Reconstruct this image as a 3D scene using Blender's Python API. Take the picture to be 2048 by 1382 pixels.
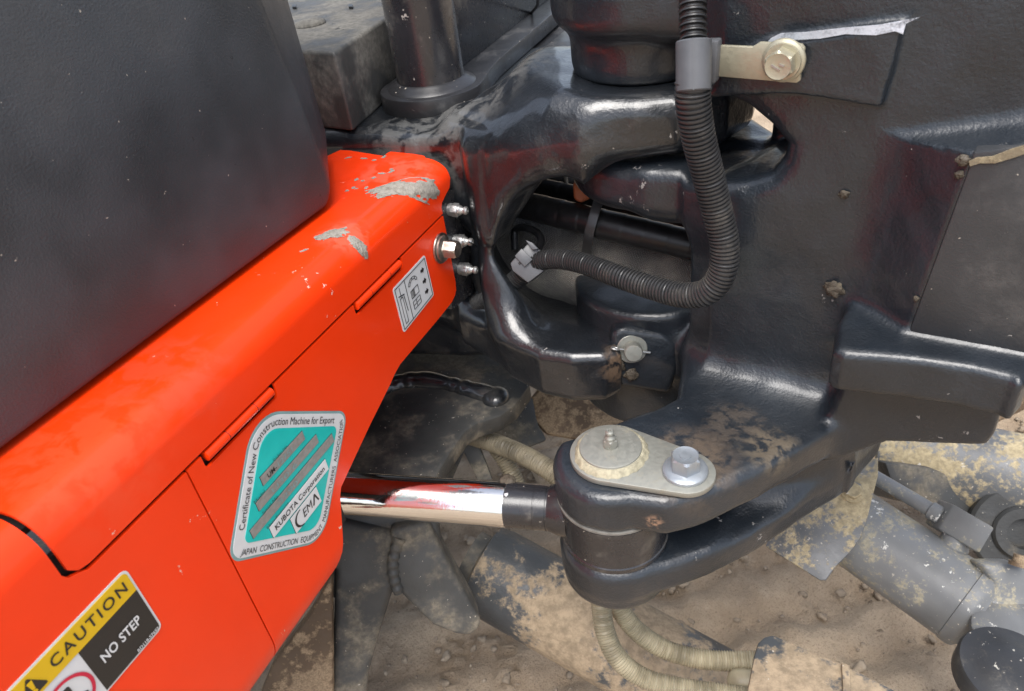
import bpy, bmesh, math, random
import numpy as np
from mathutils import Vector, Matrix, noise as mnoise

for o in list(bpy.data.objects):
    bpy.data.objects.remove(o)
random.seed(7)
rng = np.random.default_rng(7)
sc = bpy.context.scene
COL = sc.collection

# ------------------------------------------------------------------ camera
F = 1500.0                      # focal length in photo pixels (photo 2048 x 1382)
PITCH, ROLL, CAMH = math.radians(35), math.radians(8), 1.0
_c, _s = math.cos(PITCH), math.sin(PITCH)
FW = np.array([0, _c, -_s]); _r0 = np.array([1., 0, 0]); _u0 = np.array([0, _s, _c])
RT = math.cos(ROLL) * _r0 - math.sin(ROLL) * _u0
UP = math.cos(ROLL) * _u0 + math.sin(ROLL) * _r0
CAM = np.array([0, 0, CAMH])
cd = bpy.data.cameras.new('camera'); cam = bpy.data.objects.new('camera', cd); COL.objects.link(cam)
cd.sensor_width = 36; cd.lens = 36 * F / 2048; cd.clip_start = 0.01; cd.clip_end = 500
cam.matrix_world = Matrix(((RT[0], UP[0], -FW[0], CAM[0]), (RT[1], UP[1], -FW[1], CAM[1]),
                           (RT[2], UP[2], -FW[2], CAM[2]), (0, 0, 0, 1)))
cd.dof.use_dof = True; cd.dof.focus_distance = 0.6; cd.dof.aperture_fstop = 14.0
sc.camera = cam

# ------------------------------------------------------------------ light: overcast day
w = bpy.data.worlds.new('World'); sc.world = w; w.use_nodes = True
nt = w.node_tree; nt.nodes.clear()
sky = nt.nodes.new('ShaderNodeTexSky'); sky.sky_type = 'NISHITA'; sky.sun_disc = False
SUN_EL, SUN_AZ = math.radians(67), math.radians(195)      # azimuth clockwise from +Y
sky.sun_elevation = SUN_EL; sky.sun_rotation = SUN_AZ
sky.air_density = 1.0; sky.dust_density = 3.0; sky.ozone_density = 1.0
hs = nt.nodes.new('ShaderNodeHueSaturation'); hs.inputs['Saturation'].default_value = 0.6
bg = nt.nodes.new('ShaderNodeBackground'); bg.inputs['Strength'].default_value = 0.115
wo = nt.nodes.new('ShaderNodeOutputWorld')
nt.links.new(sky.outputs[0], hs.inputs['Color']); nt.links.new(hs.outputs[0], bg.inputs['Color'])
nt.links.new(bg.outputs[0], wo.inputs['Surface'])
sl = bpy.data.lights.new('sun', 'SUN'); sl.energy = 1.5; sl.angle = math.radians(38); sl.color = (1, .98, .95)
so = bpy.data.objects.new('sun', sl); COL.objects.link(so)
so.rotation_euler = Vector((-math.sin(SUN_AZ) * math.cos(SUN_EL), -math.cos(SUN_AZ) * math.cos(SUN_EL),
                            -math.sin(SUN_EL))).to_track_quat('-Z', 'Y').to_euler()
sc.view_settings.view_transform = 'Standard'; sc.view_settings.look = 'None'
sc.view_settings.exposure = 1.30; sc.view_settings.gamma = 1.0
sc.view_settings.use_curve_mapping = False
sc.cycles.use_denoising = True
sc.cycles.max_bounces = 6

# ------------------------------------------------------------------ survey helpers: photo pixel -> point on a real plane
def ray(x, y): return FW + RT * ((x - 1024) / F) - UP * ((y - 691) / F)
def Pz(x, y, z):
    d = ray(x, y); return CAM + d * ((z - CAMH) / d[2])
def Pn(x, y, p, n):
    d = ray(x, y); return CAM + d * (np.dot(np.asarray(p) - CAM, n) / np.dot(d, n))
def Pd(x, y, dep): return CAM + ray(x, y) * dep
def unit(v): v = np.asarray(v, float); return v / np.linalg.norm(v)
Z3 = np.array([0, 0, 1.])

# ------------------------------------------------------------------ object helpers
def link(o, parent=None):
    COL.objects.link(o)
    if parent is not None:
        o.parent = parent
        o.matrix_parent_inverse = parent.matrix_world.inverted() if parent.type == 'EMPTY' and False else Matrix()
    return o
def tag(o, label=None, cat=None, group=None, kind=None):
    if label: o['label'] = label
    if cat: o['category'] = cat
    if group: o['group'] = group
    if kind: o['kind'] = kind
    return o
def thing(name, label, cat, loc=(0, 0, 0), group=None):
    o = bpy.data.objects.new(name, None); COL.objects.link(o)
    o.empty_display_size = .02
    o.location = tuple(float(v) for v in loc)
    tag(o, label, cat, group); return o
def off(parent):
    """world offset of a parent chain (only translations are used on parents)"""
    v = Vector((0, 0, 0))
    while parent is not None:
        v += parent.location; parent = parent.parent
    return v
def mk(name, verts, faces, mat, parent=None, smooth=True, angle=None):
    me = bpy.data.meshes.new(name)
    o3 = off(parent)
    vs = np.asarray(verts, float) - np.array(o3)
    me.from_pydata(vs.tolist(), [], [list(map(int, f)) for f in faces]); me.update()
    return fin(name, me, mat, parent, smooth, angle)
def fin(name, me, mat, parent, smooth=True, angle=None):
    if smooth == 'keep':
        if angle: me.set_sharp_from_angle(angle=math.radians(angle))
    elif smooth:
        me.polygons.foreach_set('use_smooth', [True] * len(me.polygons))
        if angle:
            me.set_sharp_from_angle(angle=math.radians(angle))
    me.materials.append(mat)
    o = bpy.data.objects.new(name, me); link(o, parent); return o
def from_bm(name, bm, mat, parent=None, smooth=True, angle=40):
    bmesh.ops.recalc_face_normals(bm, faces=bm.faces)
    o3 = off(parent)
    bmesh.ops.translate(bm, verts=bm.verts, vec=-o3)
    me = bpy.data.meshes.new(name); bm.to_mesh(me); bm.free()
    return fin(name, me, mat, parent, smooth, angle)

def basis(axis, hint=None):
    a = unit(axis)
    if hint is None: hint = Z3 if abs(a[2]) < .9 else np.array([1., 0, 0])
    x = unit(np.cross(hint, a)); y = np.cross(a, x)
    return x, y, a
def lathe(name, p0, axis, prof, mat, parent=None, seg=32, angle=35, hint=None, phase=0.0):
    """prof: list of (height along axis, radius)"""
    x, y, a = basis(axis, hint); p0 = np.asarray(p0, float)
    V = []; Fc = []
    for h, r in prof:
        for i in range(seg):
            t = 2 * math.pi * i / seg + phase
            V.append(p0 + a * h + (x * math.cos(t) + y * math.sin(t)) * r)
    n = len(prof)
    for j in range(n - 1):
        for i in range(seg):
            k = (i + 1) % seg
            Fc.append((j * seg + i, j * seg + k, (j + 1) * seg + k, (j + 1) * seg + i))
    Fc.append(tuple(range(seg))[::-1]); Fc.append(tuple((n - 1) * seg + i for i in range(seg)))
    return mk(name, V, Fc, mat, parent, True, angle)
def hexhead(name, p0, axis, af, h, mat, parent=None, phase=0.3, hint=None):
    r = af / math.sqrt(3)
    bm = bmesh.new(); x, y, a = basis(axis, hint); p0 = np.asarray(p0, float)
    lo = []; mid = []; top = []
    # hexagonal walls, with the round chamfer of a real bolt head
    N = 48
    V = []
    for hh, lim in ((0, 9), (h * .86, 9), (h, af * .5 * .96)):
        ring = []
        for i in range(N):
            t = 2 * math.pi * i / N
            tt = (t + math.pi / 6) % (math.pi / 3) - math.pi / 6
            rr = min(af / 2 / math.cos(tt), lim)
            ring.append(bm.verts.new(p0 + a * hh + (x * math.cos(t + phase) + y * math.sin(t + phase)) * rr))
        V.append(ring)
    # shallow dish on top
    ring = [bm.verts.new(p0 + a * (h * .95) + (x * math.cos(2 * math.pi * i / N + phase) + y * math.sin(2 * math.pi * i / N + phase)) * af * .36) for i in range(N)]
    V.append(ring)
    for j in range(len(V) - 1):
        for i in range(N):
            k = (i + 1) % N
            bm.faces.new((V[j][i], V[j][k], V[j + 1][k], V[j + 1][i]))
    bm.faces.new(V[0][::-1]); bm.faces.new(V[-1])
    return from_bm(name, bm, mat, parent, True, 25)
def smooth_path(pts, n=12):
    """Catmull-Rom through points"""
    P = [np.asarray(p, float) for p in pts]
    P = [2 * P[0] - P[1]] + P + [2 * P[-1] - P[-2]]
    out = []
    for i in range(1, len(P) - 2):
        for j in range(n):
            t = j / n
            a, b, c, d = P[i - 1], P[i], P[i + 1], P[i + 2]
            out.append(.5 * ((2 * b) + (-a + c) * t + (2 * a - 5 * b + 4 * c - d) * t * t + (-a + 3 * b - 3 * c + d) * t ** 3))
    out.append(P[-2]); return np.array(out)
def sweep(name, path, rad, mat, parent=None, seg=20, step=None, caps=True, angle=None, flat=None):
    """tube along a path; rad = number or function of arc length; flat=(width factor, height factor, hint) for straps"""
    path = np.asarray(path, float)
    L = np.r_[0, np.cumsum(np.linalg.norm(np.diff(path, axis=0), axis=1))]
    if step is not None:
        m = max(2, int(L[-1] / step) + 1); s = np.linspace(0, L[-1], m)
        path = np.stack([np.interp(s, L, path[:, i]) for i in range(3)], 1)
    else:
        s = L
    T = np.gradient(path, axis=0); T /= np.linalg.norm(T, axis=1)[:, None] + 1e-12
    x = unit(np.cross(T[0], Z3 if abs(T[0][2]) < .9 else np.array([1., 0, 0])))
    if flat is not None: x = unit(np.asarray(flat[2], float) - T[0] * np.dot(flat[2], T[0]))
    V = np.zeros((len(path), seg, 3)); th = np.arange(seg) * 2 * math.pi / seg
    ct, st = np.cos(th), np.sin(th)
    if flat is not None:
        e = .35
        ct = np.sign(ct) * np.abs(ct) ** e * flat[0]; st = np.sign(st) * np.abs(st) ** e * flat[1]
    for i in range(len(path)):
        x = unit(x - T[i] * np.dot(x, T[i])); y = np.cross(T[i], x)
        r = rad(s[i]) if callable(rad) else rad
        V[i] = path[i] + r * (np.outer(ct, x) + np.outer(st, y))
    m = len(path); Fc = []
    for j in range(m - 1):
        for i in range(seg):
            k = (i + 1) % seg
            Fc.append((j * seg + i, j * seg + k, (j + 1) * seg + k, (j + 1) * seg + i))
    if caps:
        Fc.append(tuple(range(seg))[::-1]); Fc.append(tuple((m - 1) * seg + i for i in range(seg)))
    return mk(name, V.reshape(-1, 3), Fc, mat, parent, True, angle if angle else (50 if caps else None))
def prism(name, pts, direction, thick, mat, parent=None, bev=0.0, seg=2, angle=40):
    """polygon of 3-D points (coplanar) extruded by thick along direction"""
    bm = bmesh.new(); d = Vector(unit(direction) * thick)
    a = [bm.verts.new(Vector(p)) for p in pts]; b = [bm.verts.new(v.co + d) for v in a]
    n = len(a)
    bm.faces.new(a); bm.faces.new(b[::-1])
    for i in range(n):
        k = (i + 1) % n; bm.faces.new((a[i], b[i], b[k], a[k]))
    bmesh.ops.recalc_face_normals(bm, faces=bm.faces)
    if bev > 0:
        ed = [e for e in bm.edges if e.calc_face_angle(0) > math.radians(25)]
        res = bmesh.ops.bevel(bm, geom=ed, offset=bev, segments=seg, profile=.5, affect='EDGES', clamp_overlap=True)
        for f in res['faces']: f.smooth = True
        for f in bm.faces:                      # side walls of rounded outlines
            if len(f.verts) == 4 and n > 16 and abs(f.normal.dot(Vector(unit(direction)))) < .2: f.smooth = True
        bmesh.ops.triangulate(bm, faces=[f for f in bm.faces if len(f.verts) > 4])
        return from_bm(name, bm, mat, parent, 'keep', angle)
    bmesh.ops.triangulate(bm, faces=[f for f in bm.faces if len(f.verts) > 4])
    return from_bm(name, bm, mat, parent, True, angle)
def rpoly(corners, radii, n=6):
    """2-D polygon with rounded corners"""
    C = [np.asarray(c, float) for c in corners]; out = []
    m = len(C)
    if not hasattr(radii, '__len__'): radii = [radii] * m
    for i in range(m):
        a, b, c = C[i - 1], C[i], C[(i + 1) % m]; r = radii[i]
        if r <= 0: out.append(b); continue
        d1 = unit(a - b); d2 = unit(c - b)
        ang = math.acos(max(-1, min(1, float(np.dot(d1, d2)))))
        l = min(r / math.tan(ang / 2), .49 * np.linalg.norm(a - b), .49 * np.linalg.norm(c - b))
        r = l * math.tan(ang / 2)
        cen = b + unit(d1 + d2) * (r / math.sin(ang / 2))
        p1 = b + d1 * l; p2 = b + d2 * l
        a1 = math.atan2(*(p1 - cen)[::-1]); a2 = math.atan2(*(p2 - cen)[::-1])
        da = (a2 - a1 + math.pi) % (2 * math.pi) - math.pi
        for k in range(n + 1):
            t = a1 + da * k / n; out.append(cen + r * np.array([math.cos(t), math.sin(t)]))
    return out

# ------------------------------------------------------------------ solid castings: distance field -> surface net
class Field:
    def __init__(self, lo, hi, res):
        self.lo = np.array(lo, float); self.res = res
        self.n = np.ceil((np.array(hi) - self.lo) / res).astype(int) + 1
        self.ax = [(self.lo[i] + res * np.arange(self.n[i])).astype(np.float32) for i in range(3)]
        self.f = np.full(self.n, .2, np.float32)
    def _sub(self, lo, hi, pad):
        sl = []
        for i in range(3):
            a = max(0, int(math.floor((lo[i] - pad - self.lo[i]) / self.res)))
            b = min(self.n[i], int(math.ceil((hi[i] + pad - self.lo[i]) / self.res)) + 1)
            sl.append(slice(a, max(a, b)))
        X = self.ax[0][sl[0]][:, None, None]; Y = self.ax[1][sl[1]][None, :, None]; Zc = self.ax[2][sl[2]][None, None, :]
        return tuple(sl), X, Y, Zc
    def add(self, fn, lo, hi, k=.01):
        sl, X, Y, Zc = self._sub(lo, hi, k + .012)
        d = fn(X, Y, Zc).astype(np.float32); a = self.f[sl]
        if k > 0:
            h = np.maximum(k - np.abs(a - d), 0) / k
            self.f[sl] = np.minimum(a, d) - h * h * (k / 4)
        else: self.f[sl] = np.minimum(a, d)
    def cut(self, fn, lo, hi, k=.01):
        sl, X, Y, Zc = self._sub(lo, hi, k + .012)
        d = -fn(X, Y, Zc).astype(np.float32); a = self.f[sl]
        if k > 0:
            h = np.maximum(k - np.abs(a - d), 0) / k
            self.f[sl] = np.maximum(a, d) + h * h * (k / 4)
        else: self.f[sl] = np.maximum(a, d)
    def mesh(self, name, mat, parent=None, wob=.0006):
        X, Y, Zc = self.ax[0][:, None, None], self.ax[1][None, :, None], self.ax[2][None, None, :]
        f = self.f
        f += (wob * (np.sin(71 * X + 1) * np.sin(63 * Y + 2) * np.sin(77 * Zc) + .5 * np.sin(151 * X) * np.sin(167 * Y + 1) * np.sin(143 * Zc + 2))).astype(np.float32)
        f[0] = f[-1] = .01; f[:, 0] = f[:, -1] = .01; f[:, :, 0] = f[:, :, -1] = .01
        ins = f < 0
        cnt = np.zeros(tuple(self.n - 1), np.int8)
        for i in (0, 1):
            for j in (0, 1):
                for k in (0, 1):
                    cnt += ins[i:self.n[0] - 1 + i, j:self.n[1] - 1 + j, k:self.n[2] - 1 + k]
        act = (cnt > 0) & (cnt < 8)
        I = np.argwhere(act); idx = np.full(act.shape, -1, np.int64); idx[act] = np.arange(len(I))
        acc = np.zeros((len(I), 3)); num = np.zeros(len(I))
        cor = [(i, j, k) for i in (0, 1) for j in (0, 1) for k in (0, 1)]
        val = {c: f[I[:, 0] + c[0], I[:, 1] + c[1], I[:, 2] + c[2]].astype(float) for c in cor}
        for c in cor:
            for axx in range(3):
                if c[axx]: continue
                c2 = list(c); c2[axx] = 1; c2 = tuple(c2)
                a, b = val[c], val[c2]; m = (a < 0) != (b < 0)
                t = np.where(m, a / np.where(m, a - b, 1), 0)
                p = np.array(c, float)[None, :].repeat(len(I), 0); p[:, axx] += t
                acc[m] += p[m]; num[m] += 1
        V = self.lo + (I + acc / num[:, None]) * self.res
        quads = []
        for axx in range(3):
            u, v = (axx + 1) % 3, (axx + 2) % 3
            s0 = [slice(None)] * 3; s1 = [slice(None)] * 3
            s0[axx] = slice(0, -1); s1[axx] = slice(1, None)
            a, b = ins[tuple(s0)], ins[tuple(s1)]
            for flip, m in ((False, a & ~b), (True, ~a & b)):
                E = np.argwhere(m)
                E = E[(E[:, u] > 0) & (E[:, v] > 0)]
                def at(du, dv):
                    q = E.copy(); q[:, u] += du; q[:, v] += dv
                    return idx[q[:, 0], q[:, 1], q[:, 2]]
                q = np.stack([at(-1, -1), at(0, -1), at(0, 0), at(-1, 0)], 1)
                if flip: q = q[:, ::-1]
                quads.append(q)
        Q = np.concatenate(quads); Q = Q[(Q >= 0).all(1)]
        V = V - np.array(off(parent))
        me = bpy.data.meshes.new(name)
        me.vertices.add(len(V)); me.vertices.foreach_set('co', V.astype(np.float32).ravel())
        me.loops.add(len(Q) * 4); me.loops.foreach_set('vertex_index', Q.astype(np.int32).ravel())
        me.polygons.add(len(Q)); me.polygons.foreach_set('loop_start', np.arange(0, len(Q) * 4, 4, dtype=np.int32))
        me.update(calc_edges=True); me.validate()
        return fin(name, me, mat, parent, True)
def poly2(pts):
    P = [tuple(map(float, p)) for p in pts]
    def fn(X, Y):
        d = None; s = None
        for i in range(len(P)):
            x1, y1 = P[i]; x2, y2 = P[i - 1]
            ex, ey = x2 - x1, y2 - y1; wx, wy = X - x1, Y - y1
            t = np.clip((wx * ex + wy * ey) / (ex * ex + ey * ey), 0, 1)
            bx, by = wx - ex * t, wy - ey * t; dd = bx * bx + by * by
            c1 = Y >= y1; c2 = Y < y2; c3 = ex * wy > ey * wx
            fl = np.where((c1 & c2 & c3) | (~c1 & ~c2 & ~c3), -1.0, 1.0)
            d = dd if d is None else np.minimum(d, dd)
            s = fl if s is None else s * fl
        return s * np.sqrt(d)
    return fn
def _ext(d2, dz, h, r):
    a = d2 + r; b = np.abs(dz) - h / 2 + r
    return np.minimum(np.maximum(a, b), 0) + np.sqrt(np.maximum(a, 0) ** 2 + np.maximum(b, 0) ** 2) - r
def slab(pts, z0, z1, r=.008):
    """horizontal polygon between two heights, rounded edges -> (fn, lo, hi)"""
    p2 = poly2(pts); P = np.array(pts)[:, :2]
    return (lambda X, Y, Z: _ext(p2(X, Y), Z - (z0 + z1) / 2, z1 - z0, r)), (P[:, 0].min(), P[:, 1].min(), z0), (P[:, 0].max(), P[:, 1].max(), z1)
def plate(pts3, n, t0, t1, r=.006):
    """polygon in any plane, thickness from t0 to t1 along n"""
    P = np.asarray(pts3, float); n = unit(n); o = P[0]; x, y, _ = basis(n)
    p2 = poly2([((p - o) @ x, (p - o) @ y) for p in P])
    def fn(X, Y, Z):
        a = (X - o[0]) * x[0] + (Y - o[1]) * x[1] + (Z - o[2]) * x[2]
        b = (X - o[0]) * y[0] + (Y - o[1]) * y[1] + (Z - o[2]) * y[2]
        c = (X - o[0]) * n[0] + (Y - o[1]) * n[1] + (Z - o[2]) * n[2]
        return _ext(p2(a, b), c - (t0 + t1) / 2, t1 - t0, r)
    A = np.concatenate([P + n * t0, P + n * t1])
    return fn, A.min(0), A.max(0)
def disc(cx, cy, rad, z0, z1, r=.008):
    return (lambda X, Y, Z: _ext(np.sqrt((X - cx) ** 2 + (Y - cy) ** 2) - rad, Z - (z0 + z1) / 2, z1 - z0, r)), \
        (cx - rad, cy - rad, z0), (cx + rad, cy + rad, z1)
def cone(a, b, ra, rb):
    a = np.asarray(a, float); b = np.asarray(b, float); ab = b - a; L2 = ab @ ab
    def fn(X, Y, Z):
        t = np.clip(((X - a[0]) * ab[0] + (Y - a[1]) * ab[1] + (Z - a[2]) * ab[2]) / L2, 0, 1)
        return np.sqrt((X - a[0] - ab[0] * t) ** 2 + (Y - a[1] - ab[1] * t) ** 2 + (Z - a[2] - ab[2] * t) ** 2) - (ra + (rb - ra) * t)
    m = max(ra, rb); P = np.stack([a, b])
    return fn, P.min(0) - m, P.max(0) + m
def ball(c, rad, sc3=(1, 1, 1)):
    c = np.asarray(c, float); q = np.asarray(sc3, float)
    return (lambda X, Y, Z: (np.sqrt(((X - c[0]) / q[0]) ** 2 + ((Y - c[1]) / q[1]) ** 2 + ((Z - c[2]) / q[2]) ** 2) - rad) * q.min()), \
        c - rad * q, c + rad * q

# ------------------------------------------------------------------ materials
def srgb(r, g, b):
    f = lambda c: (c / 255 / 12.92) if c / 255 <= .04045 else ((c / 255 + .055) / 1.055) ** 2.4
    return (f(r), f(g), f(b), 1)
class NT:
    def __init__(self, name):
        self.m = bpy.data.materials.new(name); self.m.use_nodes = True
        self.t = self.m.node_tree; self.b = self.t.nodes['Principled BSDF']
        self.tc = self.t.nodes.new('ShaderNodeTexCoord'); self.geo = self.t.nodes.new('ShaderNodeNewGeometry')
        self.pos = self.geo.outputs['Position']
    def n(self, typ, **kw):
        nd = self.t.nodes.new(typ)
        for k, v in kw.items(): setattr(nd, k, v)
        return nd
    def l(self, a, b): self.t.links.new(a, b)
    def noise(self, scale, detail=4, rough=.55, vec=None, dist=0.0):
        nd = self.n('ShaderNodeTexNoise'); nd.inputs['Scale'].default_value = scale
        nd.inputs['Detail'].default_value = detail; nd.inputs['Roughness'].default_value = rough
        nd.inputs['Distortion'].default_value = dist
        self.l(vec if vec is not None else self.pos, nd.inputs['Vector']); return nd.outputs['Fac']
    def ramp(self, fac, a, b, lo=0.0, hi=1.0):
        nd = self.n('ShaderNodeMapRange'); nd.interpolation_type = 'SMOOTHSTEP'
        for i, v in ((1, a), (2, b), (3, lo), (4, hi)): nd.inputs[i].default_value = v
        self.l(fac, nd.inputs[0]); return nd.outputs[0]
    def math(self, op, a, b=None):
        nd = self.n('ShaderNodeMath', operation=op)
        for i, v in ((0, a), (1, b)):
            if v is None: continue
            if isinstance(v, (int, float)): nd.inputs[i].default_value = v
            else: self.l(v, nd.inputs[i])
        return nd.outputs[0]
    def mix(self, fac, a, b):
        nd = self.n('ShaderNodeMix', data_type='RGBA')
        for i, v in ((0, fac), (6, a), (7, b)):
            if isinstance(v, (int, float)): nd.inputs[i].default_value = v
            elif isinstance(v, tuple): nd.inputs[i].default_value = v
            else: self.l(v, nd.inputs[i])
        return nd.outputs[2]
    def upness(self):
        s = self.n('ShaderNodeSeparateXYZ'); self.l(self.geo.outputs['True Normal'], s.inputs[0]); return s.outputs[2]
    def near(self, p, r0, r1, sc3=(1, 1, 1)):
        """1 inside r0 of a point, falling to 0 at r1 (for a stain that sits on one spot)"""
        v = self.n('ShaderNodeVectorMath', operation='SUBTRACT'); self.l(self.pos, v.inputs[0]); v.inputs[1].default_value = tuple(map(float, p))
        q = self.n('ShaderNodeVectorMath', operation='MULTIPLY'); self.l(v.outputs[0], q.inputs[0]); q.inputs[1].default_value = sc3
        g = self.n('ShaderNodeVectorMath', operation='LENGTH'); self.l(q.outputs[0], g.inputs[0])
        return self.ramp(g.outputs['Value'], r0, r1, 1.0, 0.0)
    def bump(self, h, strength, dist=.001, prev=None):
        nd = self.n('ShaderNodeBump'); nd.inputs['Strength'].default_value = strength; nd.inputs['Distance'].default_value = dist
        self.l(h, nd.inputs['Height'])
        if prev is not None: self.l(prev, nd.inputs['Normal'])
        return nd.outputs[0]
    def set(self, **kw):
        for k, v in kw.items():
            i = self.b.inputs[k.replace('_', ' ')]
            if isinstance(v, (int, float, tuple)): i.default_value = v
            else: self.l(v, i)
        return self

def paint(name, base, rough=.35, grain=900, gstr=.25, gdist=.0006, dirt=(.20, .15, .10, 1), damt=.25, dscale=35, chips=.0, chipcol=(.35, .33, .3, 1),
          coat=0.0, stains=(), fleck=.0, vary=.25, lump=0.0, spec=.5, dhard=.12, mfine=0.0, crough=.18):
    t = NT(name)
    big = t.noise(9, 3); mid = t.noise(dscale, 6, .65); fine = t.noise(grain, 2)
    dark = tuple(c * (1 - vary) for c in base[:3]) + (1,); lite = tuple(min(1, c * (1 + vary)) for c in base[:3]) + (1,)
    col = t.mix(t.ramp(big, .35, .65), dark, lite)
    if mfine > 0: mid = t.math('ADD', t.math('MULTIPLY', mid, 1 - mfine), t.math('MULTIPLY', t.noise(dscale * 6, 5, .7), mfine))
    dm = t.math('MULTIPLY', t.ramp(t.math('ADD', mid, t.math('MULTIPLY', t.math('SUBTRACT', big, .5), .5)), .62 - damt * .35, .62 - damt * .35 + dhard * 2), min(1, damt * 2.2))
    dv = t.ramp(t.noise(dscale * 7, 5, .7), .3, .7)
    col = t.mix(dm, col, t.mix(dv, tuple(c * .62 for c in dirt[:3]) + (1,), tuple(min(1, c * 1.15) for c in dirt[:3]) + (1,)))
    rg = t.ramp(mid, .3, .75, rough * .8, min(1, rough * 1.35))
    rg = t.math('ADD', rg, t.math('MULTIPLY', dm, .35))
    for p, r0, r1, scl, c, amt in stains:
        k = t.math('MULTIPLY', t.near(p, r0 * .3, r1 * 1.15, scl), t.ramp(t.noise(max(60, min(420, 3.2 / r1)), 5, .6, dist=.4), .34, .60))
        k = t.math('MULTIPLY', t.ramp(k, .06, .75), amt)
        col = t.mix(k, col, c); rg = t.math('ADD', rg, t.math('MULTIPLY', k, .4))
    if fleck > 0:
        fl = t.ramp(t.noise(260, 2, .5), .76 - fleck * .08, .79 - fleck * .08)
        col = t.mix(fl, col, (.42, .38, .32, 1))
    if chips > 0:
        ch = t.ramp(t.math('ADD', t.noise(70, 5, .7), t.math('MULTIPLY', t.noise(14, 2), .35)), .90 - chips * .2, .915 - chips * .2)
        col = t.mix(ch, col, chipcol); rg = t.math('ADD', rg, t.math('MULTIPLY', ch, .3))
    b = t.bump(fine, gstr, gdist)
    b = t.bump(mid, .35, .0012 * damt * 2 + .0003, b)
    if lump > 0: b = t.bump(t.noise(130, 3), lump, .0015, b)
    t.set(Base_Color=col, Roughness=rg, Normal=b, Coat_Weight=coat, Coat_Roughness=crough, Specular_IOR_Level=spec)
    return t.m
def metal(name, base, rough=.35, damt=.2, dirt=(.3, .24, .16, 1), grain=300, met=1.0):
    t = NT(name); mid = t.noise(120, 5, .65); fine = t.noise(grain, 3)
    dm = t.math('MULTIPLY', t.ramp(mid, .62 - damt * .35, .85 - damt * .3), min(1, damt * 2))
    t.set(Base_Color=t.mix(dm, base, dirt), Roughness=t.math('ADD', t.ramp(fine, .3, .7, rough * .8, rough * 1.2), t.math('MULTIPLY', dm, .3)),
          Metallic=t.ramp(dm, 0, 1, met, 0), Normal=t.bump(fine, .15, .0004))
    return t.m
def plain(name, col, rough=.45, vary=.12, scale=60, bump=.1, spec=.5):
    t = NT(name); a = t.noise(scale, 4)
    t.set(Base_Color=t.mix(t.ramp(a, .3, .7), tuple(c * (1 - vary) for c in col[:3]) + (1,), tuple(min(1, c * (1 + vary)) for c in col[:3]) + (1,)),
          Roughness=t.ramp(a, .3, .7, rough * .85, rough * 1.15), Normal=t.bump(t.noise(scale * 12, 2), bump, .0004), Specular_IOR_Level=spec)
    return t.m
# ================================================================== palette
DK = (.021, .022, .026, 1)
EAR_STAIN = Pz(1470, 845, .603)
M_cast = paint('casting_black_paint', (.0122, .0160, .0212, 1), .38, grain=520, gstr=.38, gdist=.0006, dirt=(.040, .042, .043, 1), damt=.12, dscale=42,
               chips=.10, chipcol=(.22, .21, .20, 1), coat=.40, lump=.42, fleck=.0, crough=.15,
               stains=[(EAR_STAIN, .010, .034, (1, 1, 1), (.058, .044, .032, 1), .6),
                       (Pz(1540, 890, .603), .006, .03, (1, 1, 1), (.11, .085, .055, 1), .7),
                       (Pz(1530, 975, .598), .002, .013, (1, 1, 1), (.30, .12, .07, 1), .9),
                       (Pz(1370, 920, .603), .02, .05, (1, 1, 1), (.12, .085, .055, 1), .6),
                       (Pz(1310, 1030, .58), .002, .012, (1, 1, 1), (.40, .24, .15, 1), .9)])
M_frame = paint('frame_casting_paint', (.0095, .0115, .0145, 1), .34, grain=420, gstr=.5, gdist=.0008, dirt=(.12, .11, .095, 1), damt=.16, dscale=30,
                chips=.12, chipcol=(.25, .24, .22, 1), coat=.75, lump=.45, fleck=.0, crough=.11,
                stains=[(Pz(1000, 200, .79), .02, .09, (1, 1, 1), (.115, .112, .105, 1), .6),
                        (Pz(840, 260, .78), .02, .08, (1, 1, 1), (.14, .138, .13, 1), .55),
                        (Pz(1250, 730, .59), .004, .03, (1, 1, 1), (.14, .09, .055, 1), .9)])
M_satin = paint('satin_black_paint', (.02, .02, .023, 1), .26, grain=700, gstr=.12, dirt=(.22, .2, .17, 1), damt=.2, dscale=45, chips=.12, coat=.35, fleck=.35)
M_dusty = paint('dusty_black_paint', (.022, .022, .024, 1), .34, grain=700, gstr=.15, dirt=(.12, .118, .115, 1), damt=.30, dscale=28, chips=.1, fleck=.4)
M_orange = paint('orange_paint', (.90, .043, .002, 1), .42, grain=500, gstr=.07, gdist=.0004, dirt=(.62, .16, .09, 1), damt=.035, dscale=16, mfine=.3,
                 stains=[(Pz(790, 345, .762), .01, .05, (1, 1, 1), (.55, .20, .13, 1), .3), (Pz(690, 465, .762), .006, .03, (1, 1, 1), (.55, .20, .13, 1), .3),
                         (Pz(150, 900, .762), .02, .06, (1, 1, 1), (.80, .14, .06, 1), .18), (Pz(330, 740, .762), .01, .05, (1, 1, 1), (.55, .10, .06, 1), .2)],
                 chips=.04, chipcol=(.72, .5, .4, 1), coat=.35, vary=.03, spec=.22, crough=.16)
M_seam = plain('dark_seam', (.012, .008, .008, 1), .7)
M_plastic = paint('moulded_black_plastic', (.042, .046, .052, 1), .43, grain=760, gstr=.45, gdist=.0007, dirt=(.065, .066, .066, 1), damt=.16, dscale=9, chips=.05, chipcol=(.02, .02, .02, 1), vary=.25, fleck=.12, dhard=.10, mfine=.25)
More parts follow.
